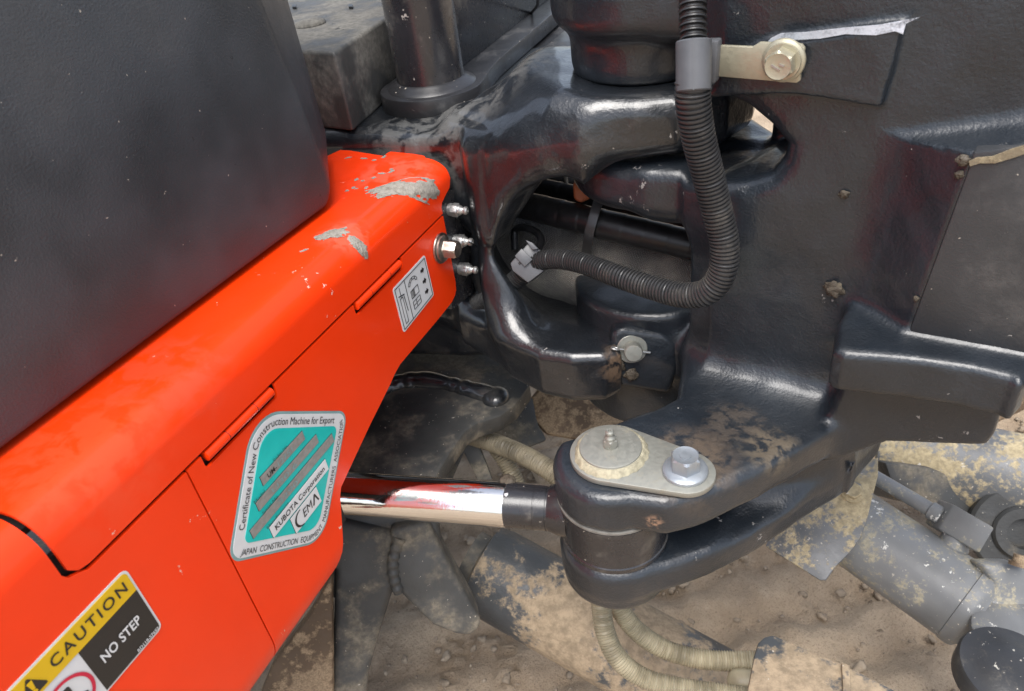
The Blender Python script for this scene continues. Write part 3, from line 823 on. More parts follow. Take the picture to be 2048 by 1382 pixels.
# --- greasing sticker by the bolt
gp = lambda x, y: np.array(fr(770 + x / 4.605, 380 + y / 4.605))
gc = [gp(362, 595), gp(448, 965), gp(170, 1318), gp(66, 915)]
gl = decal('greasing_label', rpoly(gc, .0025, 5), .0004, M_white, cover); tag(gl, 'small white greasing point diagram sticker with three arrows')
def line2(a, b, wd, lift, mat, parent, name='printed_line'):
    a, b = np.asarray(a), np.asarray(b); t = unit(b - a); n = np.array([-t[1], t[0]]) * wd / 2
    decal(name, [a - n, b - n, b + n, a + n], lift, mat, parent)
fi = inset([np.array(c) for c in gc], .0022)
for i in range(4): line2(fi[i], fi[(i + 1) % 4], .0005, .0008, M_ink, gl)
# local frame of the sticker: ex along its upper edge, ey down
g0 = fi[3]; gx = fi[0] - fi[3]; gy = fi[2] - fi[3]
G = lambda a, b: g0 + gx * a + gy * b
line2(G(.30, 0), G(.30, 1), .0005, .0008, M_ink, gl)
for k in range(3):
    b0 = .20 + .27 * k
    c = G(.86, b0); ux = unit(gx); uy = unit(gy); q = .0028
    sh = [(-1, -.45), (.1, -.45), (.1, -1), (1.1, 0), (.1, 1), (.1, .45), (-1, .45)]
    decal('arrow', [c + ux * q * x + uy * q * y for x, y in sh], .0008, M_ink, gl)
    c = G(.52, b0)
    if k == 0:
        for r in (.0055, .0038):
            pts = [c + ux * r * 1.4 * math.cos(th) - uy * r * 1.2 * math.sin(th) + uy * .003 for th in np.linspace(.2, 2.9, 9)]
            for p, q_ in zip(pts[:-1], pts[1:]): line2(p, q_, .0004, .0008, M_ink, gl)
        for th in (.2, .9, 1.6, 2.3, 2.9):
            d = ux * 1.4 * math.cos(th) - uy * 1.2 * math.sin(th); line2(c + d * .0038 + uy * .003, c + d * .0055 + uy * .003, .0004, .0008, M_ink, gl)
    else:
        W, Hh = .0062, .0036
        q = [c - ux * W - uy * Hh, c + ux * W - uy * Hh, c + ux * W + uy * Hh, c - ux * W + uy * Hh]
        for i in range(4): line2(q[i], q[(i + 1) % 4], .0004, .0008, M_ink, gl)
        line2(c - ux * W * .1 - uy * Hh, c - ux * W * .1 + uy * Hh, .0004, .0008, M_ink, gl)
        if k == 1:
            for dx in (-.75, -.5, -.3): line2(c + ux * W * dx - uy * Hh, c + ux * W * dx + uy * Hh, .0004, .0008, M_ink, gl)
        else: line2(c - ux * W, c + ux * W, .0004, .0008, M_ink, gl)
gun = [(.08, .30), (.16, .30), (.16, .92), (.08, .92)]
for i in range(4): line2(G(*gun[i]), G(*gun[(i + 1) % 4]), .0004, .0008, M_ink, gl)
line2(G(.12, .05), G(.12, .30), .0004, .0008, M_ink, gl); line2(G(.05, .22), G(.22, .28), .0008, .0008, M_ink, gl); line2(G(.2, .3), G(.22, .7), .0006, .0008, M_ink, gl)
# ================================================================== black plastic cover on the lid
AZ2 = math.radians(28.4)
U2 = np.array([math.sin(AZ2), math.cos(AZ2), 0]); N2 = np.array([math.cos(AZ2), -math.sin(AZ2), 0])
Q0 = Pz(655, 415, .7655)
def build_plastic():
    def q(x, y, o): 
        P = Pn(x, y, Q0 + N2 * o, N2); return float((P - Q0) @ U2), float(P[2])
    # rings of the moulding, front to back; every ring has the same number of points
    def ring(o, right):
        pts = [(-.75, .7655), (-.30, .7655)] + right + [(right[-1][0], 1.02), (-.75, 1.02)]
        return [Q0 * np.array([1, 1, 0]) + U2 * s + N2 * o + Z3 * z for s, z in pts]
    f = [q(520, 0, 0), q(655, 345, 0), q(662, 375, 0), q(655, 412, 0)]
    f = [(f[3][0], .7655), f[2], f[1], f[0]]
    top = f[3]; sl = (f[3][0] - f[2][0]) / (f[3][1] - f[2][1])
    r0 = ring(0, f)
    b = [q(577, 0, -.055), q(652, 262, -.055), q(650, 300, -.055)]
    bk = [(b[2][0] - .012, .7655), (b[2][0], b[2][1] - .004), b[1], b[0]]
    r1 = ring(-.055, bk)
    bk2 = [(p[0] - .004, p[1]) for p in bk]; r2 = ring(-.22, bk2)
    bm = bmesh.new(); R = [[bm.verts.new(Vector(p)) for p in r] for r in (r0, r1, r2)]
    n = len(r0)
    bm.faces.new(R[0]); bm.faces.new(R[2][::-1])
    for a, c in ((R[0], R[1]), (R[1], R[2])):
        for i in range(n): bm.faces.new((a[i], a[(i + 1) % n], c[(i + 1) % n], c[i]))
    bmesh.ops.recalc_face_normals(bm, faces=bm.faces)
    ed = [e for e in bm.edges if e.calc_face_angle(0) > math.radians(14)]
    res = bmesh.ops.bevel(bm, geom=ed, offset=.0050, segments=4, profile=.5, affect='EDGES', clamp_overlap=True)
    for f in res['faces']: f.smooth = True
    o = from_bm('plastic_cover', bm, M_plastic, None, 'keep', 60)
    tag(o, 'big black moulded plastic cover standing on the orange lid', 'plastic cover')
build_plastic()

# ================================================================== dusty grey floor box
bz0, bz1 = .7785, .8500
gb = thing('floor_box', 'dusty grey rubber covered box with a round button on top', 'floor box', Pz(697, 263, bz0))
c1 = Pz(668, 104, bz1); c0_ = Pz(601, 101, bz1); c2 = Pz(735, 60, bz1); c3 = Pz(830, -2, bz1)
wcorner = Pz(560, 90, bz1)
prism('box_body', [c1, c2, c3, c3 + np.array([-.12, .25, 0]), wcorner + np.array([-.1, .3, 0]), wcorner + np.array([-.05, 0, 0]), c0_], -Z3, bz1 - bz0, M_greybox, gb, .0035, 3)
lathe('round_button', Pz(620, 48, bz1 + .0005), Z3, [(0, .0165), (.002, .0160), (.004, .013), (.0052, .008), (.0055, .001)], M_greybox, gb, 32, 60)
for px in (589, 702):
    prism('small_clip', [Pz(px - 4, 12, bz1 + .001), Pz(px + 4, 12, bz1 + .001), Pz(px + 4, 17, bz1 + .001), Pz(px - 4, 17, bz1 + .001)], Z3, .002, M_hose, gb)

# ================================================================== frame casting of the machine (fixed C-shaped yoke)
K = np.array([.138, .625])
zd = .777                                          # deck height
yoke = thing('swing_yoke', 'glossy black cast yoke with C-shaped opening beside the orange cover', 'machine frame', (0, .66, .5))
fd = Field((-.20, .455, .47), (.27, .93, .845), .0021)
deck = [Pz(*p, .764)[:2] for p in ((640, 292), (700, 291), (850, 306), (895, 325))] + [Pz(*p, zd)[:2] for p in ((960, 285), (1020, 215), (1160, 125), (1180, 80))] + [(.14, .92), (-.19, .92), (-.19, .72)]
fd.add(*slab(deck, .70, zd, .010), k=.0)
fd.add(*slab([(-.018, .665), (.006, .628), (.036, .590), (.075, .565), (.09, .70), (.03, .74)], .735, .797, .016), k=.03)
arm = [(.055, .578), (.085, .556), (.115, .544), (.145, .540), (.185, .548), (.215, .575), (.235, .62), (.215, .69), (.14, .715), (.06, .74), (.03, .66)]
fd.add(*slab(arm, .771, .821, .017), k=.05)
# pillar
pil = [tuple((P0b + U * s + N * o_)[:2]) for s, o_ in ((.032, .006), (.020, .020), (.016, .048), (.026, .066), (.06, .068), (.10, .03), (.10, -.03))]
fd.add(*slab(pil, .55, .78, .011), k=.032)
fd.add(*cone((.040, .606, .772), (.010, .628, .66), .018, .013), k=.035)
# web behind, left of the pillar; filler body below stands in for dark shadow
fd.add(*slab([(-.16, .72), (-.05, .68), (-.03, .74), (-.15, .80)], .56, .77, .01), k=.02)
fd.add(*slab([(-.19, .74), (-.06, .70), (.0, .69), (.04, .71), (.0, .78), (-.19, .82)], .50, .60, .012), k=.02)
# lower arm
low = [(-.050, .650), (-.022, .620), (-.006, .582), (.022, .548), (.050, .533), (.078, .527), (.095, .535), (.10, .60), (.09, .69), (.05, .715), (.02, .72), (-.06, .71)]
fd.add(*slab(low, .552, .606, .009), k=.022)
# raised rim along the front of the lower arm and the bowl inside it
fd.add(*cone((-.008, .628, .640), (.004, .590, .606), .020, .015), k=.03)
fd.cut(*ball((.075, .662, .695), .112, (.80, 1, .95)), k=.012)
fd.cut(*slab([(.042, .60), (.30, .58), (.30, .80), (.055, .80)], .622, .765, .01), k=.02)
fd.add(*cone((.050, .600, .778), (.004, .628, .700), .016, .012), k=.025)
fd.cut(*disc(K[0], K[1], .045, .50, .90, .002), k=.004)
fd.cut(*slab([(P0b + U * s + N * o_)[:2] for s, o_ in ((-.06, -.030), (-.06, .020), (.014, .020), (.029, .012), (.032, -.030))], .60, .80, .003), k=.012)
fd.mesh('yoke_casting', M_frame, yoke)
# flat bar on the deck that runs under the cap
ba, bb = Pz(1085, 118, zd + .010), Pz(1150, 60, zd + .010); bd = unit(bb - ba); bn = np.cross(Z3, bd)
prism('deck_bar', [Pz(1060, 118, zd + .026), Pz(1100, 128, zd + .026), Pz(1175, 62, zd + .026), Pz(1135, 55, zd + .026)], -Z3, .02, M_dusty, yoke, .0012)
# grease manifold: a black block with three fittings
NB = N; gface = -.002
def gpos(x, y, o=gface):
    P = Pn(x, y, P0 + N * o, N); return P
blk = [gpos(870, 385), gpos(948, 372), gpos(962, 575), gpos(905, 620)]
prism('grease_block', blk, -N, .03, M_satin, yoke, .0015)
prism('grease_block_edge', [gpos(945, 385), gpos(951, 372), gpos(966, 560), gpos(960, 575)], N, .003, M_satin, yoke, .0008)
def fitting(name, p, axis, s, parent, mat=M_fit, label=None, base=True):
    prof0 = [(0, .0052 * s), (.003 * s, .0052 * s)]
    b = lathe(name, p, axis, prof0, mat, parent, 24)
    hexhead('hex', p + unit(axis) * .003 * s, axis, .0098 * s, .0055 * s, mat, b, .4)
    lathe('nipple', p + unit(axis) * .0085 * s, axis, [(0, .0042 * s), (.0015 * s, .0040 * s), (.0032 * s, .0026 * s), (.0042 * s, .0024 * s), (.0050 * s, .0033 * s), (.0066 * s, .0033 * s), (.0078 * s, .0024 * s), (.0078 * s, .0010 * s), (.0068 * s, .0008 * s)], mat, b, 24, 30)
    if label: b['label'] = label
    return b
for (px, py), wd in zip(((899, 419), (910, 481), (920, 537)), ('upper', 'middle', 'lower')):
    fitting('grease_fitting', gpos(px, py), N, 1.12, yoke, label=wd + ' of the three zinc grease fittings')
wirep = [gpos(938, 484, .016), gpos(945, 488, .017), gpos(952, 492, .014)]
sweep('grease_string', smooth_path(wirep, 6), .0006, M_hose, yoke, 8)

# ================================================================== canopy post on its foot
post = thing('canopy_post', 'black round steel post welded to a long rounded foot plate', 'post', Pz(866, 165, .796))
zb_ = .7955; pc = Pz(864, 168, zb_)
AZ3 = math.radians(24); U3 = np.array([math.sin(AZ3), math.cos(AZ3), 0]); N3 = np.array([math.cos(AZ3), -math.sin(AZ3), 0])
rf = .0515
end = [pc + rf * (N3 * math.cos(t) + U3 * math.sin(t)) for t in np.linspace(0, -math.pi, 25)]
# towards the post the plate narrows to a bar
outl = [pc + U3 * .5 + N3 * .040, pc + U3 * .085 + N3 * .040, pc + U3 * .05 + N3 * .043, pc + U3 * .02 + N3 * .0485] + end + [pc - N3 * rf + U3 * .5]
prism('foot_plate', outl, -Z3, .0185, M_dusty, post, .0016, 2)
lathe('tube', pc + Z3 * .0002, Z3, [(-.001, .0328), (.30, .0328)], M_satin, post, 56)
wv = [(0, .0435), (.0012, .0425), (.003, .039), (.0055, .0352), (.007, .0330)]
lathe('weld_bead', pc + Z3 * .0001, Z3, wv, M_dusty, post, 72, 80)
ga = pc + U3 * .030 + N3 * .010; gd = ga + U3 * .36
prism('gusset_plate', [ga, gd, gd + Z3 * .25, ga + Z3 * .25], -N3, .008, M_satin, post, .001)
sweep('weld_seam', np.array([ga + N3 * .003 - U3 * .004 + Z3 * k for k in np.linspace(0, .2, 60)]), lambda s: .004 + .0006 * math.sin(s * 900), M_satin, post, 12)
wr = [Pz(1076, -8, .84), Pz(1075, 10, .82), Pz(1066, 22, .802), Pz(1062, 26, .796)]
sweep('tie_wire', smooth_path(wr, 8), .0018, M_hose, post, 10)

# ================================================================== swing bracket (big casting that carries the boom)
A0 = np.array([.153, .506, .0]); WD = unit([.817, -.577, 0]); WN = unit([-.577, -.817, 0])
def wall(x, y, o=0.0): return Pn(x, y, A0 + WN * o, WN)
brk = thing('swing_bracket', 'large black cast swing bracket with two ears around the rod end', 'casting', (.2, .5, .48))
fb = Field((-.01, .285, .462), (.47, .74, .965), .0021)
# main wall with a rounded left edge
def wp(s, o): return (A0 + WD * s + WN * o)[:2]
fb.add(*slab([wp(-.012, -.085), wp(-.010, -.012), wp(.012, 0), wp(.34, 0), wp(.34, -.085)], .588, .96, .022), k=0)
fb.add(*disc(K[0] + .012, K[1] - .006, .077, .722, .767, .017), k=0.0)                       # lug under the yoke arm
fb.add(*slab([K + np.array([-.01, -.075]), wp(.03, -.01), wp(.12, -.03), K + np.array([.08, .05])], .722, .767, .014), k=.03)
fb.add(*slab([wp(.062, -.03), wp(.34, -.03), wp(.34, -.22), wp(.075, -.22)], .610, .96, .01), k=.01)   # body behind the wall
fb.add(*disc(K[0], K[1], .071, .856, .902, .017), k=0.0)                        # cap above the yoke arm
fb.add(*disc(K[0], K[1], .055, .8215, .87, .003), k=.010)
fb.add(*slab([K + np.array([.0, -.066]), wp(.02, -.02), wp(.14, -.02), K + np.array([.09, .06])], .856, .902, .012), k=.02)
# slot between the two lugs where the arm enters, and the lens-shaped window in the wall
fb.cut(*disc(K[0], K[1], .108, .768, .828, .006), k=.008)
fb.cut(*plate([wall(x, y) for x, y in ((1370, 182), (1430, 190), (1492, 220), (1540, 258), (1569, 292), (1562, 322), (1540, 350), (1490, 364), (1370, 372))], WN, -.075, .03, .004), k=.014)
fb.add(*disc(K[0], K[1], .055, .8215, .87, .003), k=.010)
#fb_unused = (slab([K + np.array([-.12, -.12]), K + np.array([-.02, -.165]), K + np.array([.046, -.165]), K + np.array([.085, -.130]), K + np.array([.12, -.02]), K + np.array([.09, .1]), K + np.array([-.12, .1])], .768, .838, .020))
# lower barrel
fb.add(*disc(K[0] + .002, K[1] - .012, .072, .500, .630, .006), k=.008)
# ears: upper and lower
def ear(pix, z): return [tuple(Pz(x, y, z)[:2]) for x, y in pix]
PIN = Pz(1222, 915, .6)[:2]
up = ear([(1372, 640), (1368, 720), (1352, 790), (1310, 812), (1250, 832), (1190, 855)], .6)
up += [tuple(PIN + .0445 * np.array([math.cos(t), math.sin(t)])) for t in np.radians(np.linspace(140, 278, 14))]
up += ear([(1330, 1043), (1390, 1030), (1450, 1008), (1520, 975), (1600, 930), (1680, 878), (1745, 830), (1790, 792), (1860, 730), (1860, 600)], .582)
fb.add(*slab(up, .563, .6005, .0095), k=.030)
fb.cut(*slab([tuple(PIN + .048 * np.array([math.cos(t), math.sin(t)])) for t in np.radians(np.linspace(0, 345, 24))], .514, .5638, .001), k=.002)
lowe = [tuple(PIN + .0445 * np.array([math.cos(t), math.sin(t)])) for t in np.radians(np.linspace(120, 285, 14))]
lowe += ear([(1340, 1182), (1420, 1154), (1500, 1112), (1580, 1060), (1650, 1006), (1715, 950), (1752, 915), (1765, 880), (1740, 800), (1500, 850)], .484)
fb.add(*slab(lowe, .481, .5155, .0095), k=.024)
fb.add(*disc(PIN[0], PIN[1], .0440, .469, .5155, .009), k=.005)
# web joining the ears
Eo = lambda x, y, b_: tuple((Pz(x, y, .582) - WN * b_)[:2])
web = [Eo(1400, 1028, .085), Eo(1450, 1008, .078), Eo(1520, 975, .066), Eo(1600, 930, .050), Eo(1680, 878, .030), Eo(1725, 845, .022), wp(.135, -.01), wp(.135, -.03), wp(.14, -.09), wp(-.0, -.09), wp(.0, -.05)]
fb.add(*slab(web, .488, .585, .006), k=.016)
fb.cut(*slab([Eo(1430, 1016, -.03), Eo(1640, 905, -.03), Eo(1630, 912, .022), Eo(1520, 975, .050), Eo(1430, 1016, .06)], .513, .5665, .006), k=.010)
# under-plate to the right
upl = [wall(1700, 740, .03), wall(2014, 780, .03), wall(1990, 872, .03), wall(1972, 893, .03), wall(1775, 888, .03), wall(1690, 915, .03), wall(1640, 925, .03), wall(1640, 860, .03)]
fb.add(*plate(upl, WN, -.05, .0, .004), k=.010)
# block lug at the lower right
zl = .690
lug = [Pz(*p, zl)[:2] for p in ((1700, 600), (1676, 640), (1668, 697), (1690, 706), (1815, 716), (1941, 733), (2020, 752), (2046, 765), (2070, 740), (2060, 650))]
fb.add(*slab(lug, .656, zl, .006), k=.006)
# pad with the scraped edge at the top
pad = [wall(1425, 185, .0), wall(1450, 120), wall(1545, 78), wall(1812, 40), wall(1768, 208), wall(1600, 178)]
fb.add(*plate(pad, WN, -.02, .011, .0025), k=.004)
# recess in front of the cheek plate
L1, L2, R1 = wall(1755, 405), wall(1690, 620), wall(1878, 480, .028)
nl = unit(np.cross(L2 - L1, R1 - L1)); nl = nl if nl @ WN > 0 else -nl
T1, T2, T3 = wall(1900, 262), wall(2060, 240), wall(1945, 303, .028)
ntp = unit(np.cross(T2 - T1, T3 - T1)); ntp = ntp if ntp @ WN > 0 else -ntp
def cheek(X, Y, Z):
    f_ = lambda p, n_: (X - p[0]) * n_[0] + (Y - p[1]) * n_[1] + (Z - p[2]) * n_[2]
    w_ = f_(A0, WN)
    return np.maximum(np.maximum(np.maximum(f_(L1, nl), f_(T1, ntp)), w_ - .028), np.maximum(-(w_ + .03), .66 - Z))
fb.add(cheek, (.20, .30, .60), (.46, .50, .84), k=.010)
fb.cut(*slab([wp(.222, .10), wp(.222, -.3), wp(.6, -.3), wp(.6, .10)], .40, .650, .002), k=.006)
fb.cut(*disc(PIN[0], PIN[1], .0215, .40, .70, .001), k=.002)
fb.mesh('bracket_casting', M_cast, brk)
chk = [wall(1947, 303, .0305), wall(1940, 330, .0305), wall(1816, 668, .0305), wall(1826, 695, .0305), wall(2150, 735, .0305), wall(2200, 280, .0305)]
o = prism('cheek_plate', chk, -WN, .03, paint('cheek_plate_paint', (.032, .034, .037, 1), .42, grain=520, gstr=.3, dirt=(.09, .085, .08, 1), damt=.3, dscale=20, chips=.05, fleck=.1), brk, .0015)
# bare streak on the pad's upper edge
sv = [wall(x, y, .0116) for x, y in ((1528, 92), (1542, 76), (1562, 66), (1610, 64), (1690, 55), (1760, 49), (1840, 34), (1812, 47), (1806, 68), (1790, 62), (1752, 70), (1690, 68), (1640, 77), (1580, 80), (1550, 90))]
M_scr = paint('scraped_primer', (.50, .53, .58, 1), .5, dirt=(.07, .075, .085, 1), damt=.5, dscale=120, mfine=.4)
prism('scraped_edge', sv, WN, .0004, M_scr, brk)
# dried mud streak and crumbs
def crumb(p, r, seed, mat, parent, name='mud_crumb', flat=.5, nrm=WN):
    bm = bmesh.new(); bmesh.ops.create_icosphere(bm, subdivisions=3, radius=1)
    x, y, z = basis(nrm)
    for v in bm.verts:
        k = 1 + .55 * mnoise.noise(v.co * 1.6 + Vector((seed, 0, 0))) + .25 * mnoise.noise(v.co * 5 + Vector((0, seed, 0)))
        c = np.array(v.co) * k * r; v.co = Vector(np.asarray(p) + x * c[0] + y * c[1] + z * c[2] * flat)
    return from_bm(name, bm, mat, parent, True, None)
M_crumb = paint('dark_mud', (.060, .048, .034, 1), .7, grain=600, gstr=.8, gdist=.001, dirt=(.20, .165, .115, 1), damt=.3, dscale=200, lump=.8)
crumb(wall(1668, 578, .002), .0062, 2, M_crumb, brk, flat=.6)
crumb(wall(1688, 388, .001), .003, 5, M_crumb, brk); crumb(wall(1768, 410, -.004), .0035, 9, M_crumb, brk, flat=.3)
crumb(wall(1926, 322, .029), .0035, 13, M_crumb, brk); crumb(wall(1918, 350, .028), .0025, 15, M_crumb, brk); crumb(wall(1832, 598, .029), .0018, 17, M_crumb, brk)
ms = [wall(x, y, .0309) for x, y in ((1938, 322), (1955, 314), (1985, 312), (2020, 298), (2075, 282), (2070, 300), (2030, 314), (1990, 326), (1960, 326), (1940, 332))]
prism('mud_streak', ms, WN, .0006, paint('mud_streak', (.16, .13, .085, 1), .8, dirt=(.3, .25, .16, 1), damt=.5, dscale=120, lump=.6), brk)

# small raised boss on the barrel that carries the clevis pin
BN = unit([-.12, -1, .12]); bc = np.array([K[0] - .006, K[1] - .082, .586])
bx = unit(np.cross(Z3, BN)); by = np.cross(BN, bx)
if bx[0] < 0: bx, by = -bx, by
bc = Pn(1290, 705, np.array([K[0], K[1] - .090, .59]), BN)
def bpl(x, y, o=0.0): return Pn(x, y, bc + BN * o, BN)
prism('pin_boss', [bpl(1222, 668), bpl(1245, 655), bpl(1330, 668), bpl(1356, 690), bpl(1358, 740), bpl(1340, 790), bpl(1240, 775), bpl(1222, 730)], -BN, .03, M_cast, brk, .006, 4)
cp = thing('clevis_pin', 'small zinc clevis pin with washer and split pin on the bracket', 'clevis pin', bpl(1265, 697))
wc = bpl(1264, 697)
wn = unit(BN + np.array([.05, 0, .12]))
lathe('washer', wc - wn * .001, wn, [(0, .0132), (.0008, .0137), (.0020, .0137), (.0026, .013), (.0026, .007)], M_zinc, cp, 40)
lathe('pin', wc, wn, [(0, .0082), (.011, .0082), (.0122, .0074), (.0124, .0060)], M_zinc, cp, 32)
sd = unit(np.cross(wn, Z3)) * 1.0
if sd[0] < 0: sd = -sd
sdv = unit(sd - Z3 * .28); pcn = wc + wn * .0055
cot = sweep('split_pin', np.array([pcn - sdv * .013, pcn + sdv * .016 - wn * .001]), .0012, M_fit, cp, 10)
loop = [pcn - sdv * .013 + sdv * (-.003 + .0032 * math.cos(t)) + wn * (.0022 * math.sin(t)) for t in np.linspace(0, 2 * math.pi, 20)]
sweep('split_pin_eye', np.array(loop), .0011, M_fit, cot, 8)
crumb(bpl(1234, 732, .001), .007, 21, M_crumb, brk, nrm=BN, flat=.35); crumb(bpl(1262, 750, .001), .006, 23, M_crumb, brk, nrm=BN, flat=.35)

# ================================================================== swing cylinder: rod and rod eye
RD = unit(np.array([-.223, .064, 0])); RC = np.array([PIN[0], PIN[1], .5395])
cyl = thing('swing_cylinder', 'polished chrome hydraulic cylinder rod running to the pinned ears', 'hydraulic cylinder', RC)
lathe('rod_eye', RC - Z3 * .0232, Z3, [(0, .0405), (.0012, .0425), (.0055, .0428), (.0065, .0420), (.040, .0420), (.041, .0428), (.0452, .0428), (.0464, .0405)], M_satin, cyl, 64)
x, y, a_ = basis(RD)
lathe('rod_end', RC + RD * .036, RD, [(0, .0225), (.008, .0215), (.014, .0192), (.0158, .0188), (.0160, .0183), (.0172, .0183), (.0174, .0188), (.0265, .0188), (.0267, .0185), (.0275, .0185), (.0277, .0188), (.051, .0188), (.0520, .0180)], M_satin, cyl, 56, 30)
lathe('chrome_rod', RC + RD * .087, RD, [(0, .0183), (.0005, .0188), (.34, .0188)], M_chrome, cyl, 72)
lathe('seal_ring', RC + Z3 * .0236, Z3, [(0, .0425), (.0003, .0437), (.0022, .0437), (.0025, .0420)], plain('grey_seal', (.16, .155, .14, 1), .6, .3), cyl, 64)
crumb(RC + RD * .0865 + np.array([0, -.006, .0185]), .0016, 3, M_white, cyl, 'paint_fleck', nrm=Z3)
crumb(RC + RD * .084 + np.array([0, .012, .015]), .006, 31, M_crumb, cyl, nrm=Z3)

# ================================================================== pivot pin with its lock plate and bolt
pin = thing('pivot_pin', 'zinc plated pivot pin with keeper plate and bolt on the ear', 'pivot pin', (PIN[0], PIN[1], .6))
zt_ = .6012
pp = np.array([PIN[0], PIN[1], zt_]); bo = Pz(1370, 952, zt_)
bd_ = unit(bo - pp); bs_ = np.cross(Z3, bd_)
r1, r2 = .0305, .0215; Lb = np.linalg.norm(bo - pp)
ao = math.acos((r1 - r2) / Lb)
shp = [pp + r1 * (bd_ * math.cos(t) + bs_ * math.sin(t)) for t in np.linspace(ao, 2 * math.pi - ao, 40)]
shp += [bo + r2 * (bd_ * math.cos(t) + bs_ * math.sin(t)) for t in np.linspace(-ao, ao, 24)]
prism('keeper_plate', shp, Z3, .0048, M_zinc, pin, .0007)
tz = zt_ + .0048
lathe('pin_head', pp + Z3 * (tz - zt_ - .0005), Z3, [(0, .0238), (.0045, .0236), (.0062, .0229), (.0066, .0215), (.0066, .002)], M_zinc, pin, 64)
bmv = []
V = []; Fc = []; nn = 72
for i in range(nn):
    t = 2 * math.pi * i / nn; d = np.array([math.cos(t), math.sin(t), 0])
    ww = .0042 + .0010 * mnoise.noise((math.cos(t) * 2.5, math.sin(t) * 2.5, 3)) + .0004 * math.sin(t * 23)
    if math.cos(t - 2.2) > .55: ww *= .75
    for k in range(7):
        q = k / 6; V.append(pp + Z3 * (tz - zt_) + d * (.0233 + ww * (1 - q) * 1.15) + Z3 * (.0046 * math.sin(q * math.pi / 2) + .0003 * mnoise.noise((t * 9, q * 3, 1)) + .0001))
for i in range(nn):
    for k in range(6): Fc.append((i * 7 + k, ((i + 1) % nn) * 7 + k, ((i + 1) % nn) * 7 + k + 1, i * 7 + k + 1))
mk('grease_ring', V, Fc, M_grease, pin)
fitting('grease_fitting', pp + Z3 * (tz - zt_ + .0050), Z3, 1.0, pin, M_zinc)
bb_ = lathe('keeper_bolt', bo + Z3 * .0048, Z3, [(0, .0158), (.0012, .0162), (.0025, .0158), (.0042, .0132)], M_bolt, pin, 48)
hexhead('hex_head', bo + Z3 * (.0048 + .0040), Z3, .0188, .0118, M_bolt, bb_, .35)
prism('head_mark', [bo + Z3 * .0202 + np.array([math.cos(t) * .004, math.sin(t) * .004, 0]) for t in np.linspace(0, 6.28, 20, endpoint=False)], Z3, .0003, M_bolt, bb_)
# ================================================================== corrugated conduit with its clamp
cpts = [(1385, -40, .462), (1386, 60, .464), (1387, 135, .465), (1386, 200, .474), (1396, 270, .488), (1416, 350, .506), (1436, 430, .522), (1449, 490, .532),
        (1444, 545, .543), (1415, 583, .556), (1365, 590, .572), (1300, 574, .592), (1230, 550, .612), (1170, 528, .635), (1120, 518, .656), (1078, 522, .675), (1052, 534, .687)]
cpath = smooth_path([Pd(*p) for p in cpts], 14)
CL = np.r_[0, np.cumsum(np.linalg.norm(np.diff(cpath, axis=0), axis=1))]
s_cl = CL[2 * 14 + 6]; s_end = CL[-1]
def crad(s):
    base = .0078 if s < s_cl else (.0106 - .0028 * max(0, (s - s_cl) / (s_end - s_cl)))
    p = .0030 if s >= s_cl else .0042
    q = (s / p) % 1
    return base + .0008 * (1 if .22 < q < .78 else -1) * min(1, 4 * abs(math.sin(q * math.pi * 2 + .6)) + .5)
o = sweep('corrugated_conduit', cpath, crad, M_conduit, None, 28, .00042)
tag(o, 'thick black corrugated conduit hanging in a loop from a grey clamp', 'conduit')
clp = thing('conduit_clamp', 'grey plastic clamp on a zinc strap bolted to the bracket', 'clamp', Pd(1387, 135, .465))
cc = Pd(1387, 132, .465); ct = unit(Pd(1386, 200, .474) - Pd(1386, 60, .464))
x, y, a_ = basis(ct)
Vr = []; seg = 40; prof = [(-.0150, .0088), (-.0150, .0102), (-.0142, .0109), (.0142, .0109), (.0150, .0102), (.0150, .0088)]
for h, r in prof:
    for i in range(seg):
        t = 2 * math.pi * i / seg; Vr.append(cc + ct * h + (x * math.cos(t) + y * math.sin(t)) * r)
Fc = []
m = len(prof)
for j in range(m):
    for i in range(seg): Fc.append((j * seg + i, j * seg + (i + 1) % seg, ((j + 1) % m) * seg + (i + 1) % seg, ((j + 1) % m) * seg + i))
ring = mk('clamp_ring', Vr, Fc, M_clamp, clp, True, 30)
front = unit(CAM - cc); front = unit(front - ct * (front @ ct))
prism('parting_line', [cc + front * .0106 + np.cross(ct, front) * q + ct * h for q, h in ((-.0004, -.0149), (.0004, -.0149), (.0004, .0149), (-.0004, .0149))], front, .0007, M_clamp, ring)
wo = .0135
def wl(x, y, o=wo): return wall(x, y, o)
prism('clamp_tab', [wl(1405, 82), wl(1420, 74), wl(1446, 74), wl(1440, 158), wl(1425, 166), wl(1405, 160)], WN, .009, M_clamp, clp, .0015)
strap = [wl(1436, 88), wl(1508, 91), wl(1522, 82), wl(1590, 84), wl(1606, 86), wl(1612, 94), wl(1608, 122), wl(1612, 128), wl(1604, 138), wl(1603, 158), wl(1596, 163), wl(1578, 162), wl(1434, 150)]
prism('zinc_strap', strap, WN, .003, M_zincy, clp, .0006)
bc2 = wl(1568, 120, wo + .003)
sb = lathe('strap_bolt', bc2, WN, [(0, .0128), (.0010, .0132), (.0022, .0128), (.0032, .0112), (.0045, .0108)], M_zincy, clp, 40)
hexhead('hex_head', bc2 + WN * .0045, WN, .0160, .0095, M_zincy, sb, .1)
mkx, mky, _ = basis(WN); mc = bc2 + WN * .0136
for a1, b1, a2, b2 in ((-.004, .0008, .001, -.002), (.0006, .0012, .0036, .0004)):
    p, q = mc + mkx * a1 + mky * b1, mc + mkx * a2 + mky * b2; t = unit(q - p); nn_ = np.cross(WN, t) * .0005
    prism('grade_mark', [p - nn_, q - nn_, q + nn_, p + nn_], WN, .0006, M_fit, sb)

